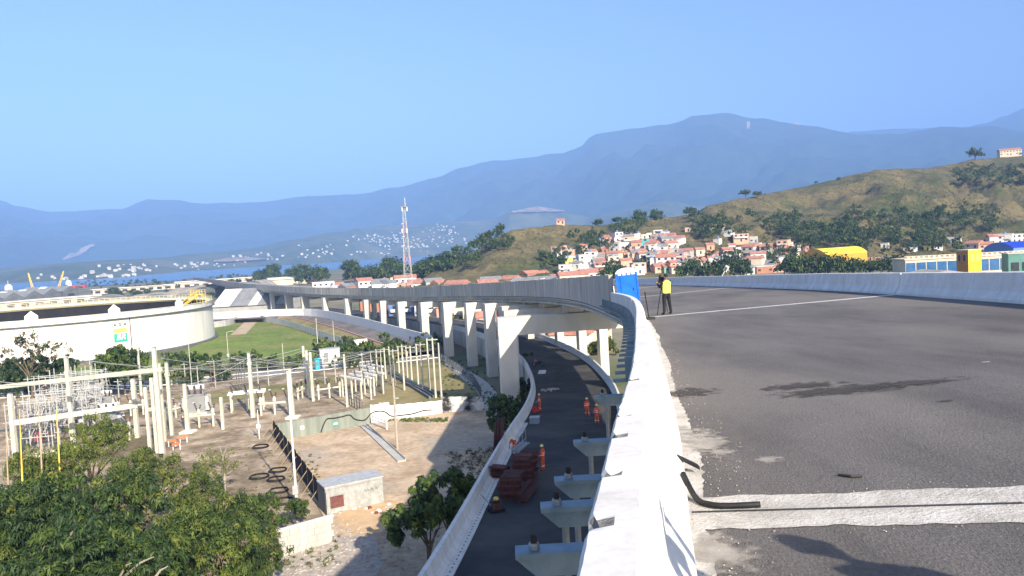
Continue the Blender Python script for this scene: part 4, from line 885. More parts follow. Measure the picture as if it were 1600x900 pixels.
def pad(e, h): MB().box((0, 0, .12), (1.7, 1.7, .24)).build('footing', 'concrete_white', e); MB().box((0, 0, h * .62), (.42, .42, .35)).build('collar', 'cream_post', e)
def cap(e, h): MB().box((0, 0, h * .84), (.5, .5, .45)).build('collar', 'cream_post', e); MB().box((0, 0, h + .06), (.38, .38, .16)).build('cap', 'roof_grey', e)
gp = 'cream concrete posts of the substation'
for q in [(115, 692, 559, .32, .26, cap, 'tall cream gantry post left of the round tree, under the upper beam'), (25, 718, 615, .34, .30, cap, 'leftmost cream gantry post, carrying the lower beam'), (254, 709, 543, .36, .27, cap, 'tallest cream gantry post, at the right end of the upper beam'),
          (215, 684, 592, .34, .28, cap, 'cream post at the right end of the lower beam'), (235, 706, 604, .24, .22, None, 'left post of the cream frame beside the tallest post'), (246, 708, 589, .24, .22, None, 'middle post of the cream frame beside the tallest post'),
          (269, 680, 566, .26, .22, cap, 'cream post directly right of the tallest post'), (258, 690, 567, .24, .22, None, 'cream post just behind the tallest post'), (294, 676, 599, .34, .22, pad, 'short cream post on a footing right of the tall gantry'),
          (396, 652, 551, .36, .22, cap, 'tall cream post right of the grey transformer'), (349, 671, 620, .24, .22, None, 'short cream post right of the grey transformer'), (458, 653, 577, .34, .20, pad, 'cream post on a footing behind the grey-green wall'),
          (479, 618, 540, .26, .22, None, 'left of three tall white posts behind the yard'), (484, 622, 547, .26, .22, None, 'middle of three tall white posts behind the yard'), (490, 627, 550, .26, .22, None, 'right of three tall white posts behind the yard'), (543, 636, 553, .20, .15, None, 'thin white post above the peak of the white wall')]:
    pole(q[0], q[1], q[2], q[3] * .74, q[4] * .74, 'cream_post', 'gantry_post', q[6], 'post', gp, q[5], square=True)
row = [(590, 588, 545), (603, 592, 543), (611, 600, 541), (617, 603, 545), (624, 583, 542), (632, 610, 538), (637, 590, 541), (644, 597, 540), (654, 604, 537), (661, 610, 535), (672, 614, 528), (681, 622, 527), (690, 622, 535)]
for i, (px, py, ty) in enumerate(row):
    pole(px, py, ty, .16, .11, 'cream_post' if i % 3 else 'concrete', 'tall_post', '%s from the left in the row of tall posts before the piers' % ('first second third fourth fifth sixth seventh eighth ninth tenth eleventh twelfth thirteenth'.split()[i]), 'post', 'row of tall posts before the piers',
         (lambda e, h: MB().box((0, 0, h - .3), (1.6, .12, .14)).build('crossarm', 'pale_metal', e)) if i % 2 else None)
for i in range(4):
    a, b = G(608 + i * 4, 584 + i * 1.5), G(672 + i * 6, 624 - i * 2); d = b - a
    tag(MB().box((d.length / 2, 0, .22), (d.length, .35, .44)).build('low_beam', 'roof_dark', loc=a), ('nearest', 'second', 'third', 'farthest')[i] + ' of the long dark low beams lying along the row of posts', 'beam', 'low beams by the posts').rotation_euler.z = math.atan2(d.y, d.x)
def beam(a, b, w, h, label):
    d = b - a; e = tag(empty('gantry_beam', a, math.atan2(d.y, d.x)), label, 'beam', 'cream gantry beams'); e.rotation_euler.y = -math.asin(d.z / d.length)
    n = max(2, int(d.length / 7)); 
    for i in range(n): MB().box((d.length * (i + .5) / n, 0, 0), (d.length / n - .03, w, h)).build('beam_length', 'cream_post', e)
def hp_(px, py, z): return G(px, py, z)
def at_depth(px, py, y): return D(px, py, y)
y1 = G(254, 709).y; beam(at_depth(-60, 611, y1 + 6), at_depth(252, 577, y1), .42, .5, 'long upper cream gantry beam before the dark bushes')
y2 = G(25, 718).y; beam(at_depth(18, 661, y2), at_depth(214, 633, G(215, 684).y), .5, .6, 'lower cream gantry beam crossing before the lattice racks')
beam(G(28, 716, .5), G(140, 697, .5), .6, .6, 'cream beam lying low at the left edge behind the trees')
beam(at_depth(233, 640, G(235, 706).y), at_depth(247, 637, G(246, 708).y), .35, .45, 'short cream tie beam between the frame posts')

# ================================================================ substation equipment
def insul(mb, a, b, n=7, r=.2):
    a, b = Vector(a), Vector(b); mb.tube([a, b], .06, 6)
    for i in range(n):
        p = a.lerp(b, (i + .6) / n); d = (b - a).normalized() * .05; mb.tube([p - d, p, p + d], [.07, r, .07], 8)
def breaker(px, py, label, rz=0.0, sc=1.0):
    e = tag(empty('circuit_breaker', G(px, py), rz), label, 'breaker', 'circuit breakers in the substation yard'); e.scale = (sc,) * 3
    MB().box((0, 0, 1.75), (4.4, .3, .22)).build('frame', 'cream_post', e)
    for x in (-1.9, 0, 1.9):
        MB().box((x, 0, .8), (.24, .24, 1.6)).build('leg', 'cream_post', e)
        mb = MB(); insul(mb, (x, 0, 1.9), (x - .45, -.2, 3.6)); insul(mb, (x, 0, 1.9), (x + .25, .35, 3.2), 5); o = mb.build('insulator', 'porcelain', e)
        MB().lathe([(.2, 0), (.26, .1), (.26, .6), (.12, .75)], (x, 0, 1.9), 10).build('tank_unit', 'cream_post', e); MB().box((x - .47, -.2, 3.68), (.3, .3, .16)).build('terminal', 'pale_metal', e)
breaker(430, 648, 'group of three dark insulators on cream legs left of the grey-green wall', R(5))
breaker(312, 668, 'three-pole breaker in front of the grey transformer', R(10), .95); breaker(275, 653, 'breaker with dark insulators left of the transformer', R(60), .8)
breaker(515, 622, 'breaker with slanted insulators behind the middle of the yard', R(30), .9); breaker(473, 622, 'dark insulator group by the three tall white posts', R(80), .8); breaker(205, 650, 'breaker partly hidden behind the trees', R(15), .9); breaker(180, 690, 'breaker right behind the tall bushes', R(15), .9)
def transformer(px, py, label, rz, sc=1.0):
    e = tag(empty('transformer', G(px, py), rz), label, 'transformer'); e.scale = (sc,) * 3
    MB().box((0, 0, .2), (3.2, 2.2, .4)).build('base', 'concrete', e); MB().box((0, 0, 1.75), (2.6, 1.6, 2.7)).build('tank_body', 'roof_grey', e)
    for s in (-1, 1):
        for i in range(7): MB().box((s * 1.6, -.75 + i * .25, 1.7), (.5, .1, 2.1)).build('cooling_fin', 'pale_metal', e)
    MB().tube([(-1.2, 0, 4.0), (1.2, 0, 4.0)], .38, 12).build('conservator', 'white_paint', e)
    for x in (-.8, 0, .8): mb = MB(); insul(mb, (x, -.4, 3.1), (x * 1.2, -.8, 4.4), 6); mb.build('bushing', 'porcelain', e)
    for x in (-.9, .9): MB().box((x, 0, 3.4), (.15, .3, .75)).build('bracket', 'pale_metal', e)
transformer(309, 647, 'grey transformer with cooling fins in the middle of the yard', R(8)); transformer(172, 678, 'grey transformer half hidden by the trees', R(12), .95); transformer(168, 640, 'transformer with white tank on top behind the lower beam', R(10), .7)
def rack(px, py, label, rz, L_=4.5, h=2.6, tilt=False):
    e = tag(empty('busbar_rack', G(px, py), rz), label, 'rack', 'white busbar racks')
    for x in (0, L_ * .5, L_): MB().box((x, 0, h / 2), (.22, .22, h)).build('leg', 'cream_post', e); MB().box((x, 1.6, h / 2), (.22, .22, h)).build('leg', 'cream_post', e)
    for y in (0, 1.6): MB().box((L_ / 2, y, h + .13), (L_ + .8, .32, .26)).build('top_beam', 'white_paint', e)
    for x in (0.3, L_ * .5, L_ - .3): mb = MB(); insul(mb, (x, .8, h + .1), (x - .3, .8, h + 1.2), 5); mb.build('insulator', 'porcelain', e)
rack(362, 645, 'white busbar rack between transformer and the tall cream post', R(15)); rack(536, 620, 'left of the white slanted racks in the fenced corner', R(-50), 6, 3.2); rack(556, 612, 'middle of the white slanted racks in the fenced corner', R(-50), 6, 3.2); rack(566, 604, 'right of the white slanted racks in the fenced corner', R(-50), 4, 3.4)
# lattice steel racks on the left
def lattice(px, py, label, rz, W=7.0, H_=5.5, n=4):
    e = tag(empty('lattice_rack', G(px, py), rz), label, 'rack', 'pale steel lattice racks')
    for y in (0, 2.0):
        for i in range(n + 1): MB().tube([(W * i / n, y, 0), (W * i / n, y, H_ + (.8 if i % 2 else 0))], .07, 5).build('upright', 'pale_metal', e)
        for z in (H_ * .3, H_ * .62, H_ * .95): MB().tube([(-.3, y, z), (W + .3, y, z)], .06, 5).build('rail', 'pale_metal', e)
        for i in range(n): MB().tube([(W * i / n, y, H_ * .3), (W * (i + 1) / n, y, H_ * .62)], .045, 4).build('brace', 'pale_metal', e)
    for i in range(n + 1): MB().tube([(W * i / n, 0, H_ * .62), (W * i / n, 2.0, H_ * .62)], .05, 4).build('tie', 'pale_metal', e)
    for i in range(8): x = random.uniform(.3, W - .3); z = H_ * random.choice((.3, .62)); MB().box((x, 1, z + .25), (.5, .7, .45), random.random()).build('switch_box', random.choice(('roof_grey', 'pale_metal', 'porcelain', 'roof_dark')), e)
    for i in range(14):
        x, y = random.uniform(0, W), random.choice((0, 2)); MB().tube([(x, y, H_ * random.uniform(.3, .9)), (x + random.uniform(-1.5, 1.5), 1, H_ * random.uniform(.2, .95)), (x + random.uniform(-1, 1), 2 - y, H_ * random.uniform(.2, .9))], .03, 4).build('conductor', 'pale_metal', e)
for q in ((14, 712, 'front left lattice rack beside the leftmost cream post', R(10), 5, 6.5), (40, 690, 'lattice rack behind the lower cream beam', R(14)), (66, 676, 'lattice rack in the middle of the left lattice group', R(14)), (84, 662, 'lattice rack with boxes right of the lattice group', R(14), 6, 5), (58, 648, 'lattice rack at the back of the lattice group, under the upper beam', R(14), 9, 6), (100, 640, 'rearmost lattice rack next to the tall gantry post', R(14), 6, 6)): lattice(*q)
tag(MB().box((0, 0, .5), (.8, .6, 1.0)).box((0, 0, 1.05), (.86, .66, .1)).build('fire_box', 'red_paint', loc=G(62, 688)), 'red box standing among the pale lattice racks', 'box')
for i, (px, py) in enumerate(((269, 698), (287, 692), (276, 703))):
    p = G(px, py); e = tag(empty('yard_barrier', p), ('left', 'right', 'front')[i] + ' small red and white barrier on the yard right of the tall gantry', 'barrier', 'small yard barriers')
    MB().box((0, 0, .75), (1.1, .06, .3), R(30 * i)).build('board', 'cone_orange', e); MB().box((-.4, 0, .35), (.08, .08, .7)).build('leg', 'white_paint', e); MB().box((.4, .1, .35), (.08, .08, .7)).build('leg', 'white_paint', e)
# wires strung over the yard
for i, (a, b) in enumerate(((D(-40, 590, 92), D(252, 566, 89)), (D(120, 580, 120), D(470, 545, 150)), (D(252, 560, 92), D(480, 545, 140)), (D(396, 560, 108), D(600, 548, 150)), (D(480, 547, 140), D(690, 530, 170)), (D(490, 552, 140), D(640, 545, 165)))):
    pts = [a.lerp(b, t / 12) - Vector((0, 0, 1.6 * 4 * (t / 12) * (1 - t / 12))) for t in range(13)]
    tag(MB().tube(pts, .035, 4).build('overhead_wire', 'pale_metal'), ['left end', 'before the tank', 'from the tallest gantry post', 'right of the tall cream post', 'towards the row of posts', 'lowest, near the row of posts'][i] + ' overhead wire sagging across the substation', 'wire', 'overhead wires')
# fenced corner, path railing, field fence
def mesh_fence(pts, h, step, m_, label, board=False, group=None):
    p = Path([(q.x, q.y, q.z) for q in pts], 6); e = tag(empty('fence', p.p[0]), label, 'fence', group); o0 = p.p[0]; n = max(2, int(p.L / step))
    for i in range(n + 1):
        c, t = p.at(p.L * i / n); MB().box(c - o0 + Vector((0, 0, h / 2)), (.12, .12, h), math.atan2(t.y, t.x)).build('post', m_, e)
        if i < n:
            c2, _ = p.at(p.L * (i + 1) / n)
            if board: d = c2 - c; MB().box((c + c2) / 2 - o0 + Vector((0, 0, h / 2)), (d.length - .14, .07, h * .94), math.atan2(d.y, d.x)).build('panel', board, e)
            else:
                for z in (.25, .6, .95): MB().tube([c - o0 + Vector((0, 0, h * z)), c2 - o0 + Vector((0, 0, h * z))], .03, 4).build('rail', m_, e)
mesh_fence([G(546, 632), G(567, 646)], 2.0, 1.3, 'roof_dark', 'dark short fence before the slanted racks'); mesh_fence([G(575, 582), G(590, 600), G(602, 616)], 2.0, 1.6, 'roof_dark', 'dark fence right of the slanted racks'); mesh_fence([G(690, 566), G(715, 582), G(738, 600), G(752, 622)], 1.7, 1.3, 'roof_dark', 'dark railing along the footpath below the piers')
mesh_fence([G(402, 496), G(412, 503), G(450, 511), G(500, 528), G(548, 545)], 2.2, 3.0, 'concrete', 'grey panel fence along the right edge of the green field', 'concrete_panel')
mesh_fence([G(328, 513), G(360, 508), G(380, 498), G(401, 496)], 2.2, 3.0, 'concrete', 'pale panel fence behind the green field beside the tank', 'pale_metal')
mesh_fence([G(120, 613), G(220, 604), G(280, 597)], 1.1, 4.0, 'white_paint', 'low white rail fence along the access road before the tank')
mesh_fence([G(548, 546), G(574, 543)], 2.2, 2.5, 'white_paint', 'white slab fence at the end of the field fence', 'white_paint')
# white-walled road beyond the field
WR = Path([(q.x, q.y, q.z) for q in [G(330, 499, 1.2), G(385, 496, 1.4), (G(440, 493.5, 1.6)), G(492, 494, 1.8), G(555, 507, 1.8), G(605, 521, 1.6), G(650, 534, 1.4), G(690, 546, 1.2)]])
wr = tag(empty('walled_road', WR.p[0]), 'road on a grass bank with a long white wall along its far side', 'road wall'); o0 = WR.p[0]; s_ = 0
while s_ < WR.L - 6:
    f0, f1 = WR.frame(s_ + .03), WR.frame(s_ + 5.97); MB().sweep([f0, f1], [(0, -1.7), (.3, -1.7), (.3, 2.5), (0, 2.5)]).build('wall_panel', 'white_paint', wr).location = -o0; s_ += 6
frs = WR.frames(0, WR.L, 5); 
MB().add([f_(o, h) for f_ in frs for o, h in ((-.02, 0), (7.5, 0))], [(2 * i, 2 * i + 1, 2 * i + 3, 2 * i + 2) for i in range(len(frs) - 1)]).build('road_surface', 'asphalt', wr).location = -o0
sl = WR.frames(WR.L * .22, WR.L, 5); MB().sweep(sl, [(7.5, -.6), (7.5, .45), (7.75, .45), (7.75, -.6)]).build('near_kerb', 'salmon_kerb' if 'salmon_kerb' in MATS else 'wall_pink', wr).location = -o0
V = []
for f_ in sl: a, b = f_(7.76, .1), f_(13.0, 0); b.z = .12; V += [a, b]
MB().add(V, [(2 * i, 2 * i + 1, 2 * i + 3, 2 * i + 2) for i in range(len(sl) - 1)]).build('grass_bank', 'dry_lawn', wr).location = -o0
p = G(498, 577); e = tag(empty('portable_toilet', p), 'distant light blue portable toilet at the corner of the access road', 'toilet'); MB().box((0, 0, 1.05), (1.2, 1.2, 2.1)).build('cabin', 'glass_blue', e); MB().box((0, 0, 2.15), (1.3, 1.3, .14), top=.7).build('roof', 'wall_turquoise', e); MB().box((0, -.61, 1.05), (.8, .04, 1.8)).build('door', 'wall_turquoise', e)
p = G(516, 566); e = tag(empty('site_cabin', p, R(15)), 'small white site cabin behind the blue toilet', 'cabin'); MB().box((0, 0, 1.4), (4, 2.5, 2.8)).build('body', 'white_paint', e); MB().box((0, 0, 2.88), (4.3, 2.8, .15)).build('roof', 'pale_metal', e); MB().box((-.8, -1.27, 1.2), (.9, .05, 2.0)).build('door', 'roof_grey', e)

# slim weathered poles and lines among the equipment
random.seed(9)
TP = [(331, 604, 561, 'bark'), (337, 606, 563, 'pale_bark'), (371, 612, 556, 'bark'), (375, 614, 552, 'roof_dark'), (379, 615, 558, 'roof_dark'), (384, 616, 560, 'roof_dark'), (290, 600, 566, 'concrete'), (310, 603, 572, 'concrete'), (404, 606, 566, 'concrete'), (420, 603, 570, 'pale_metal'), (508, 600, 556, 'pale_metal'), (525, 598, 552, 'pale_metal'), (568, 596, 550, 'concrete'), (582, 600, 548, 'pale_metal'), (598, 606, 545, 'concrete'), (160, 628, 585, 'concrete'), (187, 632, 592, 'pale_metal'), (75, 640, 590, 'pale_metal'), (48, 646, 588, 'pale_metal'), (130, 650, 600, 'pale_metal')]
for i, (px, py, ty, m_) in enumerate(TP):
    pole(px, py, ty, .1, .07, m_, 'slim_pole', ('dark' if m_ in ('bark', 'roof_dark') else 'grey') + ' slim pole ' + ('left of the tallest gantry post' if px < 250 else 'behind the grey transformer' if px < 360 else 'in the dark pole group by the tall cream post' if px < 390 else 'between the tall cream post and the white racks' if px < 500 else 'near the slanted white racks'), 'pole', 'slim poles of the substation', (lambda e, h: MB().box((0, 0, h - .4), (1.3, .09, .1)).build('crossarm', 'pale_metal', e)) if i % 2 == 0 else None)
def top_of(px, py, ty): q = G(px, py); return D(px, ty, q.y)
ends = [top_of(*q[:3]) for q in TP] + [top_of(254, 709, 545), top_of(396, 652, 553), top_of(115, 692, 561), top_of(484, 622, 548), top_of(543, 636, 556), top_of(672, 614, 530), top_of(632, 610, 540), top_of(294, 676, 601), top_of(458, 653, 580), top_of(215, 684, 594)]
for i in range(34):
    a, b = random.sample(ends, 2)
    if (a - b).length > 75 or (a - b).length < 8: continue
    pts = [a.lerp(b, t / 10) - Vector((0, 0, .05 * (a - b).length * 4 * (t / 10) * (1 - t / 10))) for t in range(11)]
    tag(MB().tube(pts, .028, 4).build('overhead_wire', 'roof_dark' if i % 3 else 'pale_metal'), 'thin conductor sagging between substation posts', 'wire', 'thin conductors of the substation')
# ================================================================ houses on the hillside
random.seed(77)
SEEN = {}
def face(p): return math.atan2(p.x, p.y) * -1          # turn a front towards the camera
def house(p, w, h, dp, colr, roof, rz, where, group='houses at the foot of the hill', detail=True):
    st = max(1, int(round(h / 3.0))); stn = ('low', 'two-storey', 'three-storey', 'four-storey', 'tall')[min(st, 5) - 1]
    lab = '%s %s house, %s roof, %s' % (colr, stn, {'t': 'red tiled', 'f': 'flat', 'g': 'grey pitched'}[roof], where)
    e = tag(empty('house', p, rz), lab, 'house', group)
    MB().box((0, 0, h / 2 - 1.0), (w, dp, h + 2.0)).build('wall', 'wall_' + colr, e)
    if roof == 'f':
        MB().box((0, 0, h + .12), (w + .35, dp + .35, .24)).build('roof', 'wall_grey' if w < 8 else 'wall_white', e)
        if random.random() < .35: MB().lathe([(.7, 0), (.75, .1), (.6, 1.1), (.3, 1.25)], (random.uniform(-.25, .25) * w, 0, h + .26), 10).build('water_tank', 'wall_blue', e)
    else:
        r_ = .16 * dp + .6; o = .35; a, b = w / 2 + o, dp / 2 + o
        MB().add([(-a, -b, h), (a, -b, h), (a, b, h), (-a, b, h), (-a, 0, h + r_), (a, 0, h + r_)], [(0, 1, 5, 4), (2, 3, 4, 5), (0, 4, 3), (1, 2, 5), (3, 2, 1, 0)]).build('roof', 'terracotta' if roof == 't' else 'roof_grey', e)
    nw = max(1, int(w / 3.0))
    for s in range(st):
        for i in range(nw):
            if random.random() < .12: continue
            x = (i + .5) / nw * w - w / 2; z = 1.55 + s * h / st
            door = s == 0 and i == nw // 2
            o = MB().box((x, -dp / 2 - .03, 1.0 if door else z), (1.0 if door else min(1.5, w / nw * .5), .1, 2.0 if door else 1.15)).build('door' if door else 'window', 'window_dark', e)
    if st > 1 and random.random() < .4: MB().box((0, -dp / 2 - .5, h / st), (w * .8, 1.0, .15)).box((0, -dp / 2 - .95, h / st + .5), (w * .8, .1, .9)).build('balcony', 'wall_white', e)
    return e
def zone(px, py):
    r_ = 'high on the slope' if py < 372 else 'halfway up the slope' if py < 393 else 'low on the slope' if py < 415 else 'at slope foot'
    c = 'behind viaduct wall' if px < 960 else 'above portable toilet' if px < 1010 else 'above filming person' if px < 1065 else 'left of twin trees' if px < 1130 else 'in white cluster' if px < 1200 else 'left of yellow hall' if px < 1260 else 'near blue-roofed hall'
    return r_ + ', ' + c
HA = [(200,460,110,50,'white','t'),(260,540,70,70,'yellow','f'),(330,550,40,60,'yellow','f'),(400,430,60,70,'pink','t'),(400,540,120,100,'white','f'),(540,490,90,50,'cream','t'),(535,545,110,50,'white','t'),(620,330,90,40,'pink','t'),(700,330,60,30,'white','f'),(765,330,60,40,'white','f'),(820,320,50,50,'orange','f'),(825,285,60,30,'maroon','f'),(880,300,60,50,'white','f'),(940,305,60,40,'cream','f'),(980,290,50,35,'white','f'),(955,370,60,70,'turquoise','f'),(1015,440,110,100,'cream','t'),(780,390,80,60,'white','f'),(790,430,100,60,'salmon','f'),(880,380,90,50,'orange','t'),(890,420,90,50,'white','f'),(680,480,110,50,'cream','t'),(770,540,100,40,'salmon','t'),(1040,300,50,40,'cream','f'),(1090,295,60,40,'brick','f'),(1140,280,50,30,'white','f'),(1180,310,80,40,'salmon','t'),(1235,360,60,50,'white','f'),(1170,390,120,50,'cream','t'),(1200,430,90,40,'grey','f'),(1070,480,150,40,'maroon','t'),(1020,570,60,100,'white','f'),(1130,540,170,80,'white','t'),(1250,510,90,70,'maroon','f'),(1080,590,140,40,'salmon','t'),(1150,600,110,50,'green','t'),(840,470,80,50,'cream','f'),(920,480,90,45,'white','t'),(1340,240,60,35,'salmon','f'),(640,540,100,40,'white','t'),(470,470,80,60,'white','t'),(860,340,70,40,'cream','f'),(1010,360,70,40,'pink','t'),(1110,350,70,45,'white','f'),(1120,440,80,40,'pink','t'),(1290,450,70,45,'white','t'),(700,420,60,45,'grey','f'),(590,430,60,40,'brick','t')]
HB = [(245,215,80,40,'salmon','f'),(185,240,50,25,'cream','f'),(320,260,100,40,'white','f'),(430,330,130,70,'salmon','f'),(225,345,60,45,'white','f'),(155,400,70,45,'orange','t'),(310,440,100,45,'pink','t'),(410,430,60,55,'white','f'),(450,455,50,40,'cream','t'),(530,340,80,60,'grey','f'),(520,400,70,60,'white','f'),(560,430,80,60,'white','f'),(640,390,80,40,'cream','f'),(630,430,80,40,'cream','f'),(550,480,70,60,'white','f'),(680,480,60,50,'grey','f'),(575,540,50,60,'cream','f'),(830,370,110,45,'white','f'),(920,395,80,40,'white','f'),(740,400,80,40,'maroon','t'),(820,410,70,30,'blue','f'),(850,435,100,35,'orange','t'),(990,410,70,35,'pink','t'),(190,500,80,70,'pink','t'),(175,570,50,50,'cream','f'),(65,440,80,40,'cream','t'),(160,470,80,30,'brick','f'),(460,612,140,40,'white','g'),(620,605,150,60,'brick','f'),(740,612,100,40,'salmon','t'),(350,400,60,40,'white','t'),(480,520,60,40,'white','f'),(90,540,60,50,'white','f'),(700,440,70,40,'white','t'),(780,440,60,35,'cream','f'),(600,470,60,40,'cream','f')]
HC = [(1330,352,110,70,'white','t'),(1410,345,140,90,'white','f'),(1535,335,120,80,'white','f'),(1150,385,120,45,'cream','t'),(1240,392,120,40,'salmon','t'),(600,412,60,35,'white','f'),(540,415,50,40,'cream','f'),(820,395,70,45,'white','f'),(730,410,60,35,'yellow','f'),(960,330,120,25,'white','f'),(350,385,60,25,'white','f'),(330,560,120,50,'white','g'),(250,575,110,55,'white','t'),(460,575,100,40,'blue','f')]
for ox, lst in ((840, HA), (1080, HB), (1320, HC)):
    for (zx, zy, zw, zh, c_, rf) in lst:
        px, py = ox + zx / 5.7, 320 + zy / 5.7; p = hill.surf(px, py); k = FOC / (p - CAMP).dot(_f); w = zw / 5.7 / k; h = max(2.8, zh / 5.7 / k * .92)
        house(p, w, h, min(w * .9, 10), c_, rf, face(p) + R(random.uniform(-28, 28)), zone(px, py))
rc = random.Random(4)
for i in range(70):
    a = rc.choice(((935, 1065, 366, 428), (960, 1060, 372, 410), (1150, 1235, 374, 425), (870, 940, 398, 428), (1060, 1150, 405, 428)))
    px, py = rc.uniform(a[0], a[1]), rc.uniform(a[2], a[3]); p = hill.surf(px, py); house(p, rc.uniform(5, 9), rc.choice((2.8, 3.0, 5.4, 5.8)), rc.uniform(5, 8), rc.choice(('white', 'white', 'cream', 'cream', 'salmon', 'grey', 'pink', 'white', 'brick')), rc.choice('fftg'), face(p) + R(rc.uniform(-35, 35)), zone(px, py))
p = hill.surf(1577, 244); house(p + Vector((0, 0, .5)), 22, 6, 12, 'cream', 't', face(p) + R(15), 'alone on the hilltop at upper right', None)
p = hill.surf(876, 349); house(p, 6, 2.6, 5, 'salmon', 't', face(p), 'alone on the ridge above the viaduct', None)
# flat town seen between and above the piers
T = [(632, 503, 40, 34, 'blue', 'f'), (612, 500, 30, 40, 'maroon', 't'), (700, 506, 30, 28, 'salmon', 't'), (720, 508, 26, 36, 'cream', 'f'), (748, 512, 44, 42, 'cream', 'f'), (764, 522, 40, 30, 'pink', 't'), (668, 505, 34, 36, 'white', 't'), (690, 498, 24, 26, 'yellow', 'g'), (896, 556, 60, 40, 'white', 't'), (935, 552, 40, 44, 'cream', 't'), (860, 530, 60, 30, 'grey', 't'), (578, 492, 30, 26, 'brick', 't')]
for i, (px, py, wp, hp2, c_, rf) in enumerate(T):
    p = G(px, py - 4 + 0); k = FOC / (p - CAMP).dot(_f); house(p, wp / k, hp2 / k * .8, min(10, wp / k * .8), c_, rf, face(p) + R(random.uniform(-15, 15)), 'seen between the viaduct piers' if px < 800 else 'seen under the viaduct past the portal', 'town houses beyond the viaduct')
cl = ['white', 'cream', 'salmon', 'white', 'brick', 'pink', 'white', 'grey', 'orange']
for i in range(42):
    px = 505 + i * 10.6 + random.uniform(-3, 3); py = lerp_tab([(500, 455), (700, 450), (950, 446)], px) + random.uniform(-5, 2); p = G(px, py); k = FOC / (p - CAMP).dot(_f)
    w = random.uniform(9, 16); h = random.choice((3.2, 3.4, 4.2, 6.2)); z_at = (px, py)
    if px > 930: continue
    house(p, w, h, 9, cl[i % 9], random.choice('ttgf'), face(p) + R(random.uniform(-40, 40)), 'in the row showing over the viaduct wall', 'town roofs over the viaduct wall')
# long low sheds over the wall
for a, b, lb in ((415, 440, 'left'), (590, 432, 'right')):
    p = G(a + 45, b + 4); e = tag(empty('long_shed', p, face(p) + R(8)), 'long white low shed roof between the trees over the far viaduct, ' + lb + ' one', 'shed', 'long sheds'); MB().box((0, 0, 2.5), (44, 14, 5)).build('wall', 'wall_cream', e); MB().add([(-23, -8, 5), (23, -8, 5), (23, 8, 5), (-23, 8, 5), (-23, 0, 7), (23, 0, 7)], [(0, 1, 5, 4), (2, 3, 4, 5), (0, 4, 3), (1, 2, 5)]).build('roof', 'wall_white', e)
# ---------------------------------------------------------------- halls on the right
def vault(name, label, p, rz, W, L_, h, rise, mroof, mg, group=None, cat='hall', seg=14, ribs=0):
    e = tag(empty(name, p, rz), label, cat, group); pr = [(-W / 2 + W * i / seg, h + rise * math.sin(math.pi * i / seg) ** .8) for i in range(seg + 1)]
    n = max(1, ribs or int(L_ / 8))
    for k in range(n):
        y0, y1 = L_ * k / n, L_ * (k + 1) / n - .05; V = [(x, y, z) for y in (y0, y1) for x, z in pr]
        MB().add(V, [(i, i + 1, seg + 2 + i, seg + 1 + i) for i in range(seg)]).build('roof_sheet', mroof if isinstance(mroof, str) else mroof[k % len(mroof)], e)
    for y in (0.06, L_ - .06): MB().prism([(x * .985, y, z - .08) for x, z in pr] + [(W / 2 * .985, y, 0), (-W / 2 * .985, y, 0)], (0, 0, 0), (0, .12 if y < 1 else -.12, 0)).build('gable', mg, e)
    for s in (-1, 1): MB().box((s * (W / 2 - .15), L_ / 2, h / 2), (.3, L_ - .4, h)).build('side_wall', mg, e)
    return e
p = D(1273, 402, 420); p.z = 2; vault('hall', 'hall with a bright yellow curved roof and ochre gable behind dark trees', p, R(-68), 17, 30, 6.2, 3.4, 'roof_yellow', 'gable_orange')
p = D(1560, 408, 330); p.z = 0; vault('hall', 'hall with a deep blue curved roof at the right edge', p, R(-80), 16, 60, 9.6, 2.6, 'roof_blue', 'wall_blue')
p = D(1415, 420, 300); e = tag(empty('glazed_building', (p.x, p.y, 0), R(-4)), 'long low building with blue glass and a cream balustrade, right of the dark trees', 'building')
MB().box((26, 6, 4), (52, 12, 8)).build('wall', 'wall_cream', e); MB().box((26, 5.9, 8.25), (53, 12.6, .5)).build('cornice', 'wall_cream', e)
for i in range(13): MB().box((2 + i * 4, -.06, 4.6), (3.6, .12, 4.6)).build('window', 'glass_blue', e)
for i in range(26): MB().box((1 + i * 2, -.1, 8.9), (.9, .3, .8)).build('baluster', 'wall_cream', e)
MB().box((26, -.1, 9.4), (53, .4, .25)).build('hand_rail', 'wall_cream', e)
p = D(1514, 420, 280); e = tag(empty('tower', (p.x, p.y, 0), R(12)), 'square bright yellow tower with arched windows on its ochre side', 'tower')
MB().box((0, 0, 5.7), (5.6, 5.6, 11.4)).build('wall', 'tower_yellow', e); MB().box((-2.82, 0, 5.6), (.1, 5.4, 11.0)).build('ochre_side', 'tower_ochre', e); MB().box((0, 0, 11.55), (6.0, 6.0, .3)).build('cornice', 'wall_cream', e)
for sx, mm in ((1, 'tower_ochre'), (-1, 'wall_salmon')):
    for q in (-1.2, 1.2):
        pr = [(-.75, 0), (.75, 0)] + [(.75 * math.cos(t), 1.9 + .9 * math.sin(t)) for t in [k * math.pi / 8 for k in range(9)]]
        if sx == -1: w_ = MB().prism([(-2.9, q + a, 7.4 + b) for a, b in pr], (0, 0, 0), (-.1, 0, 0)).build('arched_window', mm, e); MB().prism([(-3.0, q + a * .75, 7.5 + b * .88) for a, b in pr], (0, 0, 0), (-.06, 0, 0)).build('pane', 'window_dark', w_)
        else: MB().prism([(q + a, -2.83, 7.4 + b) for a, b in pr], (0, 0, 0), (0, -.08, 0)).build('arched_window', 'logo_yellow', e)
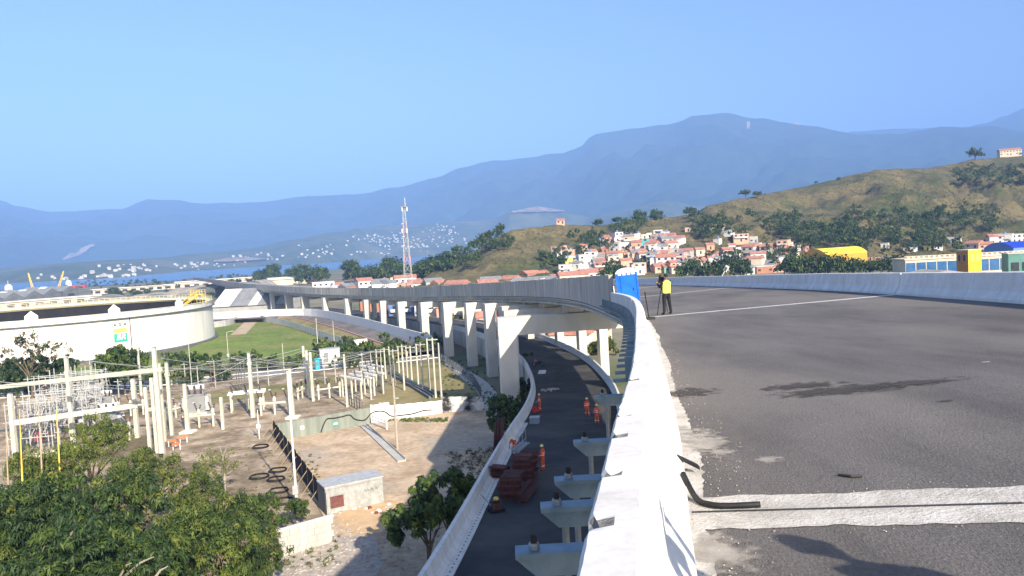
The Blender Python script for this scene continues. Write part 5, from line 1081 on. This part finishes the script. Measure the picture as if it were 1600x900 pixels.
p = D(1588, 420, 270); e = tag(empty('teal_building', (p.x, p.y, 0), R(-20)), 'teal green box building at the right edge beyond the barrier', 'building'); MB().box((3, 4, 4.8), (11, 9, 9.6)).build('wall', 'teal_wall', e); MB().box((3, 4, 9.7), (11.4, 9.4, .3)).build('cornice', 'wall_cream', e)
for i in range(3): MB().box((-.5 + i * 3.4, -.56, 5), (2.4, .1, 3)).build('window', 'window_dark', e)
p = D(1475, 430, 250); e = tag(empty('low_roofed_shed', (p.x, p.y, 0), R(4)), 'wide low grey-roofed shed just beyond the right barrier', 'shed'); MB().box((0, 5, 2), (26, 12, 4)).build('wall', 'wall_cream', e); MB().add([(-14, -2, 4.0), (14, -2, 4.0), (14, 12, 4), (-14, 12, 4), (0, -2, 6.4), (0, 12, 6.4)], [(0, 4, 5, 3), (4, 1, 2, 5), (0, 1, 4), (2, 3, 5)]).build('roof', 'tarp_grey', e)

# ================================================================ mast
p = D(637, 420, 420); p.z = 0; Hm = 47.5; e = tag(empty('lattice_mast', p), 'tall red and white lattice telecom mast above the trees', 'mast')
for k in range(9):
    z0, z1 = Hm * k / 9, Hm * (k + 1) / 9; w0, w1 = 1.9 * (1 - k / 9) + .5, 1.9 * (1 - (k + 1) / 9) + .5; mb = MB()
    for s in range(4):
        c0, c1 = [(-1, -1), (1, -1), (1, 1), (-1, 1)][s], [(-1, -1), (1, -1), (1, 1), (-1, 1)][(s + 1) % 4]
        mb.tube([(c0[0] * w0, c0[1] * w0, z0), (c0[0] * w1, c0[1] * w1, z1)], .13, 4); mb.tube([(c0[0] * w0, c0[1] * w0, z0), (c1[0] * w1, c1[1] * w1, z1)], .07, 4); mb.tube([(c1[0] * w0, c1[1] * w0, z0), (c0[0] * w1, c0[1] * w1, z1)], .07, 4); mb.tube([(c0[0] * w1, c0[1] * w1, z1), (c1[0] * w1, c1[1] * w1, z1)], .07, 4)
    mb.build('mast_section', 'pale_metal' if k % 3 else 'wall_pink', e)
MB().box((0, 0, Hm), (3.6, 3.6, .4)).build('platform', 'roof_grey', e); MB().tube([(.8, 0, Hm), (.8, 0, Hm + 5)], .12, 5).build('antenna', 'white_paint', e)
for i in range(6): a = i * 1.05; MB().box((1.7 * math.cos(a), 1.7 * math.sin(a), Hm - 1.2 - (i % 2) * 12), (.5, .4, 2.4), a).build('antenna_panel', 'white_paint', e)
for z in (26, 31, 38): MB().lathe([(.2, -.2), (.9, 0), (.9, .2)], (-1.4, -.8, z), 10).build('dish', 'white_paint', e)

# ================================================================ port and storage flats
for i, (px, py) in enumerate(((-8, 487), (24, 484), (56, 480), (84, 475), (112, 468))):
    p = G(px, py); e = tag(empty('warehouse', p, R(62)), ('leftmost', 'second', 'third', 'fourth', 'rightmost')[i] + ' of the grey gabled port warehouses left of the storage tents', 'warehouse', 'grey gabled port warehouses'); W, L_, h, r_ = 13, 60, 7, 4
    MB().box((0, L_ / 2, h / 2), (W - .4, L_ - .4, h)).build('wall', 'roof_dark', e)
    for k in range(6):
        for s in (-1, 1): MB().add([(s * W / 2 * 1.03, L_ * k / 6, h - .1), (s * W / 2 * 1.03, L_ * (k + 1) / 6 - .2, h - .1), (0, L_ * (k + 1) / 6 - .2, h + r_), (0, L_ * k / 6, h + r_)], [(0, 1, 2, 3)]).build('roof_sheet', 'wall_white' if k == 3 else 'roof_grey', e)
    MB().prism([(-W / 2, .1, h), (W / 2, .1, h), (0, .1, h + r_ - .1)], (0, 0, 0), (0, .2, 0)).build('gable', 'roof_dark', e); MB().box((0, -.02, 2.5), (5, .1, 5)).build('door', 'window_dark', e)
mat('tarp_brown', (0.30, 0.25, 0.20), (0.44, 0.38, 0.31), 0.2, 0.9)
tents = [(98, 489, 40, 6), (150, 483, 52, 7), (205, 481, 44, 6), (245, 478, 46, 7.5), (285, 476, 40, 7), (228, 470, 50, 5), (320, 467, 60, 9), (362, 460, 60, 10), (396, 455, 46, 9), (300, 462, 46, 8), (170, 470, 46, 4)]
for i, (px, py, W, rise) in enumerate(tents):
    p = G(px, py); vault('storage_tent', 'grey-brown arched storage tent on the flats beyond the tank, number ' + 'one two three four five six seven eight nine ten eleven'.split()[i] + ' of the cluster', p, face(p) + R(random.uniform(-40, 40)), W * .5, 24, .6, rise * .8, ('tarp_grey', 'tarp_brown'), 'roof_dark', 'storage tents on the flats', 'tent', 12, 5)
c0, c1 = G(331, 491), G(446, 485); d = c1 - c0; L_ = d.length; e = tag(empty('striped_warehouse', c0, math.atan2(d.y, d.x)), 'long warehouse with broad white and grey roof stripes beside the far viaduct', 'warehouse')
for k in range(8): MB().add([(L_ * k / 8, -.3, 3.0), (L_ * (k + 1) / 8 - .06, -.3, 3.0), (L_ * (k + 1) / 8 - .06, 15, 10.0), (L_ * k / 8, 15, 10.0)], [(0, 1, 2, 3)]).build('roof_sheet', ('wall_white', 'roof_grey', 'roof_grey')[(k + 2) % 3] if k else 'wall_white', e)
MB().box((L_ / 2, 15, 1.45), (L_ - .5, 29, 2.9)).build('wall', 'wall_grey', e); MB().add([(0, 30, 3), (L_, 30, 3), (L_, 15.1, 9.98), (0, 15.1, 9.98)], [(0, 1, 2, 3)]).build('rear_roof', 'roof_grey', e)
for x in (.1, L_ - .1): MB().add([(x, 0, 2.9), (x, 30, 2.9), (x, 15, 9.9)], [(0, 1, 2)]).build('gable', 'wall_grey', e)
for i, (px, py, W, h, lb) in enumerate(((70, 480, 62, 5, 'long white flat-roofed building in front of the port warehouses'), (268, 451, 70, 4, 'long pale strip building on the flats behind the tents'), (345, 444, 90, 5, 'long pale building far along the flats'), (200, 456, 60, 4, 'low pale building on the flats left of centre'))):
    p = G(px, py); e = tag(empty('flat_building', p, face(p) + R(10)), lb, 'building'); MB().box((0, 0, h / 2), (W, 14, h)).build('wall', 'wall_cream', e); MB().box((0, 0, h + .3), (W + 2, 16, .6)).build('roof', 'wall_white', e)
    for k in range(8): MB().box((-W / 2 + W * (k + .5) / 8, -7.05, h * .45), (W / 14, .12, h * .6)).build('opening', 'window_dark', e)
tag(MB().box((0, 0, 1.4), (7, 2.6, 2.2)).box((-4.4, 0, 1.1), (1.7, 2.4, 2.0)).box((0, 0, .3), (8.5, 2.0, .3)).build('truck', 'red_paint', loc=G(62, 487)), 'small red truck parked among the tents behind the tank', 'truck')
def ship(px, py, L_, hull, label, dep):
    p = D(px, py, dep); p.z = .4; e = tag(empty('ship', p, face(p) + R(20)), label, 'ship'); h = 6; e.scale = (.55, .55, .55)
    MB().prism([(-L_ / 2, -6, 0), (L_ / 2 - 6, -6, 0), (L_ / 2, 0, 0), (L_ / 2 - 6, 6, 0), (-L_ / 2, 6, 0)], (0, 0, 0), (0, 0, h)).build('hull', hull, e)
    br = MB().box((-L_ * .3, 0, h + 5), (L_ * .2, 9, 10)).box((-L_ * .3, 0, h + 11.5), (L_ * .14, 7, 3)).build('bridge', 'white_paint', e); MB().tube([(-L_ * .3, 0, h + 12), (-L_ * .3, 0, h + 22)], .4, 5).build('mast', 'white_paint', br)
    for k in range(3): MB().box((-L_ * .3, -4.55, h + 2.5 + k * 3), (L_ * .17, .15, 1.0)).build('window_row', 'window_dark', br)
ship(28, 452, 60, 'white_paint', 'white ship moored behind the port warehouses', 900); ship(118, 448, 50, 'red_paint', 'red-hulled ship with white bridge right of the cranes', 1000)
def crane(px, py, top, label, dep, lean):
    p = D(px, py, dep); k = FOC / dep; h = (py - top) / k; p.z = 1; e = tag(empty('dock_crane', p), label, 'crane', 'dock cranes')
    MB().box((0, 0, h * .14), (3.4, 3.4, h * .28), top=.6).build('base', 'red_paint', e); MB().box((0, 0, h * .32), (4, 3, h * .08)).build('cab', 'white_paint', e)
    mb = MB()
    for s in (-1, 1): mb.tube([(s * .9, 0, h * .3), (lean + s * .25, 0, h)], .35, 4)
    for q in range(7): t = q / 7; t2 = (q + 1) / 7; mb.tube([(-.9 * (1 - t) + lean * t, 0, h * (.3 + .7 * t)), (.9 * (1 - t2) + lean * t2, 0, h * (.3 + .7 * t2))], .18, 4)
    mb.build('jib', 'crane_yellow', e); MB().tube([(lean, 0, h), (-3, 0, h * .4)], .15, 4).build('cable', 'roof_dark', e)
crane(52, 458, 421, 'left of the two yellow and red dock cranes', 700, -3); crane(92, 454, 418, 'right of the two yellow and red dock cranes', 720, 6)
# ---------------------------------------------------------------- houses across the bay
mat('far_wall', (0.42, 0.40, 0.36), (0.58, 0.56, 0.53), 0.02, 0.9)
src = None
def far_box(px, py, sc):
    global src
    p = foothills.surf(px, py)
    if src is None:
        o = src = MB().box((0, 0, 3), (13, 9, 9)).add([(-7, -5, 7.5), (7, -5, 7.5), (7, 5, 7.5), (-7, 5, 7.5), (-7, 0, 10), (7, 0, 10)], [(0, 1, 5, 4), (2, 3, 4, 5), (0, 4, 3), (1, 2, 5)]).build('far_house', 'far_wall')
    else: o = src.copy(); COL.objects.link(o)
    o.location = p; o.rotation_euler.z = random.uniform(-.6, .6); o.scale = (sc, sc, sc * random.uniform(.7, 1.2)); tag(o, 'tiny pale house on the far shore across the bay', 'house', 'houses on the far shore')
for cx, cy, sx, sy, n in ((640, 382, 50, 11, 60), (600, 372, 45, 9, 45), (700, 372, 30, 10, 30), (580, 396, 30, 4, 12), (690, 358, 25, 6, 20), (400, 402, 40, 6, 22), (300, 415, 50, 5, 24), (210, 420, 50, 6, 22), (180, 432, 40, 3, 14), (510, 385, 30, 10, 12), (480, 398, 30, 6, 12), (90, 436, 60, 4, 12)):
    for _ in range(n):
        px = random.gauss(cx, sx * .6); py = random.gauss(cy, sy * .6); far_box(px, min(py, shore_y(px) - 1.5), random.uniform(.3, .85))
scar(foothills, [(335, 408, 411), (372, 403, 410), (418, 405, 407)], 'bare_shore_cut'); scar(foothills, [(800, 331, 334), (840, 324, 332), (882, 330, 332)], 'bare_hilltop')
scar(main_range, [(97, 405, 408), (120, 391, 402), (148, 382, 386)], 'bare_slope'); scar(main_range, [(40, 424, 428), (62, 421, 428), (85, 423, 426)], 'bare_slope')
scar(main_range, [(1240, 192, 196), (1249, 194, 197)], 'bare_slope'); scar(main_range, [(1166, 191, 202), (1171, 191, 203)], 'bare_slope')
# ================================================================ vegetation
random.seed(303)
def leaf_mesh(name, clumps, per, ls, asp=2.2, mats=('leaf_dark', 'leaf_mid', 'leaf_light'), wts=(5, 4, 1), droop=.3):
    """many small leaf faces gathered in clumps: clumps = [(centre, radius)]"""
    V = []; Fs = []; mi = []
    for c, r_ in clumps:
        c = Vector(c); base = random.choices(range(len(mats)), wts)[0]
        for _ in range(per):
            d = Vector((random.gauss(0, 1), random.gauss(0, 1), random.gauss(0, .75))); d = d.normalized() * r_ * (random.random() ** .45)
            p = c + d; o = (d.normalized() + Vector((random.uniform(-.6, .6), random.uniform(-.6, .6), random.uniform(.1, 1.0)))).normalized()
            t = o.cross(Vector((random.uniform(-1, 1), random.uniform(-1, 1), random.uniform(-.3, .3)))).normalized(); b = o.cross(t); l = ls * random.uniform(.6, 1.3); w = l / asp
            n0 = len(V); V += [p - t * l * .5, p + b * w * .5 - o * .1 * l, p + t * l * .5 - Vector((0, 0, droop * l)), p - b * w * .5 - o * .1 * l]; Fs.append((n0, n0 + 1, n0 + 2, n0 + 3))
            mi.append(base if random.random() < .7 else random.choices(range(len(mats)), wts)[0])
    me = bpy.data.meshes.new(name); me.from_pydata(V, [], Fs); me.polygons.foreach_set('material_index', mi)
    for m_ in mats: me.materials.append(MATS[m_])
    me.update(); return me
def crown_clumps(R_, Hc, n, zc, flat=.75, cr=(.22, .38)):
    out = []
    for i in range(n):
        a = random.random() * 6.283; ph = math.acos(random.uniform(-.55, 1)); q = random.uniform(.45, 1.0) * (1 + .25 * noise.noise(Vector((math.cos(a) * 1.5, math.sin(a) * 1.5, zc))))
        out.append(((R_ * q * math.sin(ph) * math.cos(a), R_ * q * math.sin(ph) * math.sin(a), zc + Hc * q * math.cos(ph) * flat), R_ * random.uniform(*cr)))
    return out
def crown_lobes(R_, zc, n, flat, lobes):
    out = []; ctr = []
    for i in range(lobes):
        a = i * 6.283 / lobes + random.uniform(-.5, .5); q = random.uniform(.35, .8); ctr.append((Vector((R_ * q * math.cos(a), R_ * q * math.sin(a), zc + R_ * flat * random.uniform(-.35, .65))), R_ * random.uniform(.28, .5)))
    ctr.append((Vector((random.uniform(-.2, .2) * R_, random.uniform(-.2, .2) * R_, zc + R_ * flat * .8)), R_ * .42))
    for i in range(n):
        c, r_ = random.choice(ctr); d = Vector((random.gauss(0, 1), random.gauss(0, 1), random.gauss(.15, .8))).normalized(); out.append((c + d * r_ * random.uniform(.55, 1.05), R_ * random.uniform(.05, .17)))
    return out
def trunk_mesh(h, r_, R_, n=6, m_='bark'):
    mb = MB(); mb.tube([(0, 0, -.3), (.05 * R_, .03 * R_, h * .3), (-.04 * R_, .05 * R_, h * .62)], [r_, r_ * .75, r_ * .5], 7)
    for i in range(n):
        a = i * 6.283 / n + random.uniform(-.4, .4); q = random.uniform(.45, .8)
        mb.tube([(0, 0, h * random.uniform(.28, .5)), (R_ * q * .5 * math.cos(a), R_ * q * .5 * math.sin(a), h * .66), (R_ * q * math.cos(a), R_ * q * math.sin(a), h * random.uniform(.72, .95))], [r_ * .45, r_ * .3, r_ * .08], 5)
    return mb
def make_tree(name, h, R_, n, per, ls, mats=('leaf_dark', 'leaf_mid', 'leaf_light'), wts=(5, 4, 1), flat=.75, m_='bark', zc=None, cr=(.22, .38), asp=1.8, lobes=0):
    e = empty(name); t = trunk_mesh(h, max(.08, h * .028), R_, m_=m_).build('trunk', m_, e)
    zc = zc or h - R_ * flat * .8
    c = bpy.data.objects.new('crown', leaf_mesh('crown', crown_lobes(R_, zc, int(n * 1.5), flat, lobes) if lobes else crown_clumps(R_, R_, n, zc, flat, cr), per, ls, asp, mats, wts)); COL.objects.link(c); c.parent = e
    return e
# prototypes for trees seen from afar
FT = [make_tree('tree', 9, 4.2, 46, 24, .95), make_tree('tree', 8, 5.0, 52, 22, 1.0, wts=(7, 3, 0)), make_tree('tree', 11, 4.0, 46, 24, .9, wts=(6, 4, 1)), make_tree('tree', 6, 3.6, 34, 22, .85, wts=(3, 5, 2), flat=.85), make_tree('tree', 7, 4.6, 44, 22, 1.0, wts=(8, 2, 0), flat=.6)]
used = set()
def plant(p, k, sc, label, group, cat='tree'):
    src = FT[k]
    if k in used: o = copy_tree(src)
    else: o = src; used.add(k)
    o.location = p; o.rotation_euler.z = random.random() * 6.28; o.scale = (sc * random.uniform(.85, 1.2), sc * random.uniform(.85, 1.2), sc * random.uniform(.85, 1.15)); tag(o, label, cat, group); return o
def wood(layer, x0, x1, y0, y1, n, sc, label, group, ks=(0, 1, 2, 4)):
    for _ in range(n):
        px, py = random.uniform(x0, x1), random.uniform(y0, y1); p = layer(px, py); p.z -= .4; plant(p, random.choice(ks), random.uniform(.7, 1.15) * sc, label, group)
hs = hill.surf
W_ = [(1115, 1245, 345, 372, 20, 1.1, 'dark tree in the wood above the white house cluster'), (1225, 1330, 362, 392, 26, 1.1, 'dark tree in the wood left above the yellow hall'), (1320, 1470, 345, 392, 46, 1.2, 'dark tree in the large wood right of the yellow hall'), (1440, 1560, 335, 372, 22, 1.1, 'tree in the gully wood below the bare slope'), (1490, 1620, 268, 296, 30, 1.2, 'tree in the dark wood near the hilltop at right'),
      (890, 960, 370, 398, 12, .9, 'dark tree in the thicket on the left hillside'), (955, 1005, 352, 372, 8, 1.0, 'dark tree above the topmost houses'), (1080, 1130, 340, 380, 16, 1.0, 'dark tree between the two house clusters'), (740, 800, 364, 398, 24, .9, 'tree in the wood on the left end of the ridge'), (690, 745, 400, 424, 16, 1.0, 'tree at the left foot of the hill'), (845, 880, 405, 425, 8, .9, 'tree at the hill foot left of the yellow houses'), (1190, 1250, 395, 415, 10, .9, 'tree among the houses left of the yellow hall')]
def wood_mass(name, label, layer, regs, per=15, ls=1.0, wts=(6, 4, .6)):
    cl = []
    for (x0, x1, y0, y1, n, sc) in regs:
        for _ in range(n):
            px, py = random.uniform(x0, x1), random.uniform(y0, y1); p = layer(px, py)
            rr = 3.6 * sc * random.uniform(.7, 1.25); hh = rr * random.uniform(1.0, 1.9)
            cl += [(p + Vector(c) + Vector((0, 0, 0)), r_) for c, r_ in crown_clumps(rr, rr, 13, hh, .75, (.24, .42))]
    o = bpy.data.objects.new(name, leaf_mesh(name, cl, per, ls, 1.7, wts=wts)); COL.objects.link(o); tag(o, label, 'wood', kind='stuff')
wood_mass('hillside_wood', 'dark woods covering the gullies of the grassy hill', hs, [(a[0], a[1], a[2], a[3], int(a[4] * 2.0), a[5]) for a in W_] + [(1250, 1500, 378, 400, 60, 1.0), (860, 1240, 395, 425, 40, .6), (1330, 1420, 330, 350, 10, .8), (1230, 1340, 350, 365, 14, .8)])
for px, py, k, sc, lb in ((1000, 345, 1, 1.15, 'left of the twin round trees on the ridge above the houses'), (1026, 343, 1, 1.1, 'right of the twin round trees on the ridge above the houses'), (1077, 334, 1, .9, 'single dark tree on the ridge right of the twin trees'), (1165, 311, 2, 1.0, 'left of two dark trees on the ridge skyline'), (1183, 311, 2, .9, 'right of two dark trees on the ridge skyline'), (1524, 250, 0, 1.9, 'large lone tree on the hilltop left of the villa'), (1592, 245, 3, 1.2, 'bush beside the hilltop villa'), (965, 345, 4, .8, 'low dark tree on the ridge above the viaduct'), (935, 352, 4, .9, 'wide dark bush on the ridge above the viaduct'), (1310, 281, 3, .6, 'small shrub on the bare ridge line'), (1275, 286, 3, .5, 'tiny shrub on the bare ridge line left')): plant(hs(px, py) - Vector((0, 0, 2.2 * sc)), k, sc, lb, 'trees on the ridge')
# big dark trees just beyond the right barrier
for px, py, sc, lb in ((1245, 424, 1.2, 'first'), (1265, 426, 1.3, 'second'), (1290, 425, 1.3, 'third'), (1312, 424, 1.4, 'fourth'), (1335, 424, 1.3, 'fifth'), (1225, 424, 1.0, 'leftmost'), (1352, 420, 1.1, 'sixth'), (1375, 412, 1.1, 'seventh'), (1398, 418, 1.0, 'eighth'), (1425, 416, .9, 'ninth'), (1472, 420, 1.0, 'tenth'), (1575, 420, .8, 'rightmost')):
    p = D(px, py, 330); p.z = 0; plant(p, random.choice((0, 1, 4, 3)), sc * .98, lb + ' of the big dark trees standing behind the right barrier', 'trees behind the right barrier')
for px, py, sc, lb in ((1083, 428, 1.15, 'round dark tree left of the white shed, above the cone'), (1142, 426, 1.15, 'wide dark tree above the traffic cone'), (958, 424, .9, 'round tree left of the portable toilet'), (1108, 430, .8, 'small dark tree between the two round trees'), (1160, 430, .8, 'small dark tree right of the wide dark tree')): 
    p = D(px, py, 360); p.z = 0; plant(p, 1, sc * 1.4, lb, 'trees before the houses')
# trees over the viaduct wall and on the flats
def gz(px, py): return G(px, py)
wood(gz, 400, 508, 440, 446, 26, 1.7, 'tree in the grove over the far viaduct', 'grove over the viaduct', (0, 1, 2, 3)); wood(gz, 545, 600, 440, 446, 12, 1.5, 'tree left of the telecom mast', 'trees by the mast'); wood(gz, 590, 705, 438, 447, 30, 1.75, 'tree around the foot of the telecom mast', 'trees by the mast', (0, 1, 4))
wood(gz, 700, 770, 430, 446, 10, 1.1, 'tree right of the mast behind the viaduct wall', 'trees by the mast'); wood_mass('roadside_scrub', 'dark scrub and rough growth between field and access road', gz, [(255, 330, 566, 588, 30, .35), (330, 470, 566, 580, 30, .3), (500, 640, 548, 566, 34, .4), (600, 700, 540, 556, 16, .4)], 10, .7, (5, 3, 1)); wood_mass('flats_scrub', 'thin dark lines of trees across the flats by the bay', gz, [(120, 400, 441, 446, 70, .6), (100, 330, 447, 452, 40, .5), (330, 420, 432, 438, 30, .6), (200, 330, 456, 462, 18, .5)], 9, 1.2); wood(gz, 100, 330, 455, 470, 16, .7, 'shrub among the storage tents', 'shrubs between tents', (3, 4))
wood(gz, 690, 760, 506, 520, 8, .6, 'shrub growing between the viaduct piers', 'shrubs between piers', (3,)); wood(gz, 820, 960, 548, 556, 8, .6, 'shrub under the viaduct beyond the ramp', 'shrubs between piers', (3,))
# shrubs scattered over the near hill
mb_c = []
for _ in range(5200):
    px, py = random.uniform(740, 1640), random.uniform(246, 415); yr = lerp_tab(HR, px)
    if py < yr + 2: continue
    if noise.noise(Vector((px * .012, py * .03, 0))) < -.12 and random.random() < .8: continue
    p = hs(px, py); mb_c.append((p + Vector((0, 0, .3)), random.uniform(.3, 1.3) * (1.7 if random.random() < .12 else 1)))
o = bpy.data.objects.new('hill_scrub', leaf_mesh('hill_scrub', mb_c, 8, .8, 1.6, ('leaf_dark', 'leaf_mid', 'leaf_dry'), (4, 4, 4))); COL.objects.link(o); tag(o, 'low scrub dotted over the grassy hill', 'scrub', kind='stuff')
# ---------------------------------------------------------------- trees in the lower left, near
def near_tree(px, py, z, R_, n, per, ls, label, mats, wts, asp=2.6, flat=.7, m_='bark', name='tree'):
    p = G(px, py, z); e = make_tree(name, z + R_ * flat * .75, R_, n, per, ls, mats, wts, flat, m_, z, (.10, .24), asp, lobes=random.randint(6, 9)); e.location = (p.x, p.y, 0); e.rotation_euler.z = random.random() * 6; tag(e, label, 'tree', 'trees in the lower left'); return e
LM = ('leaf_dark', 'leaf_mid', 'leaf_light', 'leaf_dry')
for q in [(140, 712, 6.2, 4.0, 'feathery light green tree rising before the cream gantry', (1, 5, 8, .3), .34), (55, 772, 4.6, 4.0, 'green tree at the left edge behind the thin yellow stalks', (2, 5, 5, .5), .36), (225, 770, 4.6, 3.8, 'olive green tree in the middle of the lower left thicket', (2, 4, 6, 1), .34), (312, 792, 3.6, 3.4, 'light tree at the right of the lower left thicket', (2, 5, 5, 1), .34),
          (90, 835, 6.0, 4.6, 'large dark broad-leaved tree at the lower left', (7, 3, .3, .2), .5), (215, 855, 6.0, 4.8, 'dark broad-leaved tree at the bottom edge with bare pale twigs', (7, 3, .5, .3), .5), (345, 850, 4.2, 4.0, 'dark green tree left of the wall stub', (4, 5, 2, .8), .36), (10, 890, 6, 4.5, 'dark tree in the bottom left corner', (7, 3, .4, .2), .46), (400, 815, 2.6, 2.4, 'small bush beside the weathered wall stub', (5, 4, 1, .2), .32), (310, 905, 5, 4.2, 'dark tree at the bottom edge left of the gravel', (4, 5, 2, .6), .4), (120, 930, 6.5, 4.5, 'dark broad-leaved tree cut by the bottom edge', (7, 3, .3, .2), .5), (462, 800, 1.4, 1.5, 'low bush growing against the dark cloth fence', (5, 4, 1, .3), .28), (395, 880, 2.5, 2.6, 'bush before the wall stub at the bottom', (5, 4, 1, .5), .32)]:
    near_tree(q[0], q[1], q[2], q[3] * .95, int(46 * q[3]), 80, q[6] * .64, q[4], LM, q[5], 3.2)
for q in [(668, 815, 4.2, 2.9, 'bright green tree growing left of the ramp barrier', (4, 6, 2, .1), .42), (700, 780, 4.5, 2.3, 'smaller green tree right behind the one by the ramp barrier', (4, 6, 2, .1), .4), (790, 655, 3.5, 3.0, 'leafy bush between the big portal column and the ramp', (5, 5, 1, .1), .42), (812, 615, 3.0, 2.6, 'bush along the outer ramp wall behind the portal column', (6, 4, 1, .1), .42), (822, 575, 2.5, 2.6, 'bush in the shade beside the ramp under the portal', (6, 4, .5, .1), .42)]:
    near_tree(q[0], q[1], q[2], q[3], int(22 * q[3]), 60, q[6], q[4], LM, q[5], 1.9)
e = near_tree(192, 583, 4.0, 5.2, 110, 60, .6, 'round dense green tree in front of the white tank', LM, (5, 5, .6, 0), 1.7, .8); e['group'] = 'trees before the tank'
e = near_tree(45, 562, 7.0, 6.0, 40, 26, .5, 'thin half-bare tree before the left end of the tank', ('leaf_dry', 'leaf_dark'), (4, 3), 2, .6, 'bark'); e['group'] = 'trees before the tank'
for i, px in enumerate((-30, 10, 50, 88)):
    e = near_tree(px, 592, 3.0, 4.6, 70, 45, .6, ('off-frame', 'left', 'middle', 'right')[i] + ' dark bushy tree below the thin half-bare tree', LM, (8, 2, 0, 0), 1.7, .75); e['group'] = 'trees before the tank'
for i, (px, py) in enumerate(((270, 592), (300, 590), (345, 585), (540, 566), (600, 560))):
    e = near_tree(px, py, 1.2, 2.6, 34, 36, .5, ('first', 'second', 'third', 'fourth', 'fifth')[i] + ' shrub from the left along the far side of the access road', LM, (5, 4, 1, 1), 1.7, .6); e['group'] = 'shrubs along the access road'; e['category'] = 'shrub'
# yellow stalks and bare twigs
for i, (px, y0, y1) in enumerate(((8, 800, 655), (30, 800, 640), (60, 770, 635), (88, 760, 640))):
    a = G(px + 6, y0 + 60, 2.0); b = D(px, y1, a.y); tag(MB().tube([Vector((a.x, a.y, 0)), a.lerp(b, .5) + Vector((.1, 0, 0)), b], [.09, .07, .03], 6).build('bamboo_stalk', 'crane_yellow' if i % 2 else 'timber', smooth=True), ('leftmost', 'second', 'third', 'rightmost')[i] + ' thin yellow stalk rising from the left-edge trees', 'stalk', 'yellow stalks')
p = G(352, 775); mb = MB(); mb.tube([(0, 0, 0), (.1, 0, 2.2), (0, .1, 4.0)], [.10, .08, .04], 6)
for i in range(14): z = random.uniform(1.5, 3.9); a = random.random() * 6.3; mb.tube([(0, 0, z), (1.0 * math.cos(a), 1.0 * math.sin(a), z + .5), (1.7 * math.cos(a), 1.7 * math.sin(a), z + .7)], [.035, .025, .01], 4)
e = tag(empty('sapling', p), 'slender pale-stemmed sapling standing on the yard right of the thicket', 'tree'); mb.build('trunk', 'pale_bark', e); o = bpy.data.objects.new('crown', leaf_mesh('crown', [((random.uniform(-1.6, 1.6), random.uniform(-1.4, 1.4), random.uniform(2.6, 4.6)), .55) for _ in range(26)], 26, .3, 3, ('leaf_light', 'leaf_mid', 'leaf_dry'), (5, 3, 2))); COL.objects.link(o); o.parent = e
for i, pts in enumerate((((205, 880, 8), (188, 900, 7.2)), ((240, 870, 8.2), (190, 905, 7)), ((262, 885, 8), (235, 912, 7.2)))):
    a, b = G(*pts[0]), G(*pts[1]); tag(MB().tube([b, a.lerp(b, .4) + Vector((0, 0, .15)), a], [.07, .05, .02], 5).build('bare_branch', 'pale_bark'), ('short', 'long', 'right')[i] + ' bare pale branch in the dark trees at the bottom edge', 'branch', 'bare branches')
# weeds and tufts
def tufts(name, label, region, n, r_, ls, mats, wts):
    cl = []
    while len(cl) < n:
        px, py = random.uniform(region[0], region[2]), random.uniform(region[1], region[3]); cl.append((G(px, py) + Vector((0, 0, r_ * .3)), r_ * random.uniform(.5, 1.4)))
    o = bpy.data.objects.new(name, leaf_mesh(name, cl, 16, ls, 3.5, mats, wts, .1)); COL.objects.link(o); tag(o, label, 'weeds', kind='stuff')
tufts('weeds', 'weeds along the foot of the white wall', (606, 654, 700, 660), 120, .3, .3, ('leaf_mid', 'leaf_light'), (4, 4)); tufts('weeds', 'weeds at the wall stub and gravel edge', (400, 840, 530, 890), 90, .25, .28, ('leaf_mid', 'leaf_dry', 'leaf_light'), (4, 3, 2)); tufts('weeds', 'weeds beside the dark fence', (450, 705, 500, 770), 40, .25, .28, ('leaf_mid', 'leaf_dry'), (4, 4)); tufts('weeds', 'dry weeds between dirt lot and ramp', (700, 700, 780, 760), 120, .4, .35, ('leaf_dry', 'leaf_mid'), (5, 3)); tufts('weeds', 'weeds on the yard by the thicket', (300, 700, 430, 800), 70, .22, .25, ('leaf_dry', 'leaf_light'), (4, 4)); tufts('weeds', 'weeds round the pier feet', (690, 560, 800, 640), 160, .4, .4, ('leaf_dark', 'leaf_mid'), (4, 4))
# stones on the gravel
mb = MB()
for i in range(700):
    p = G(random.gauss(520, 60), random.gauss(868, 26)); r_ = random.uniform(.04, .16); mb.box(p + Vector((0, 0, r_ * .4)), (r_ * 2, r_ * 1.5, r_), random.random() * 3, .6)
tag(mb.build('loose_stones', 'gravel'), 'loose pale stones on the gravel at the bottom', 'stones', kind='stuff')
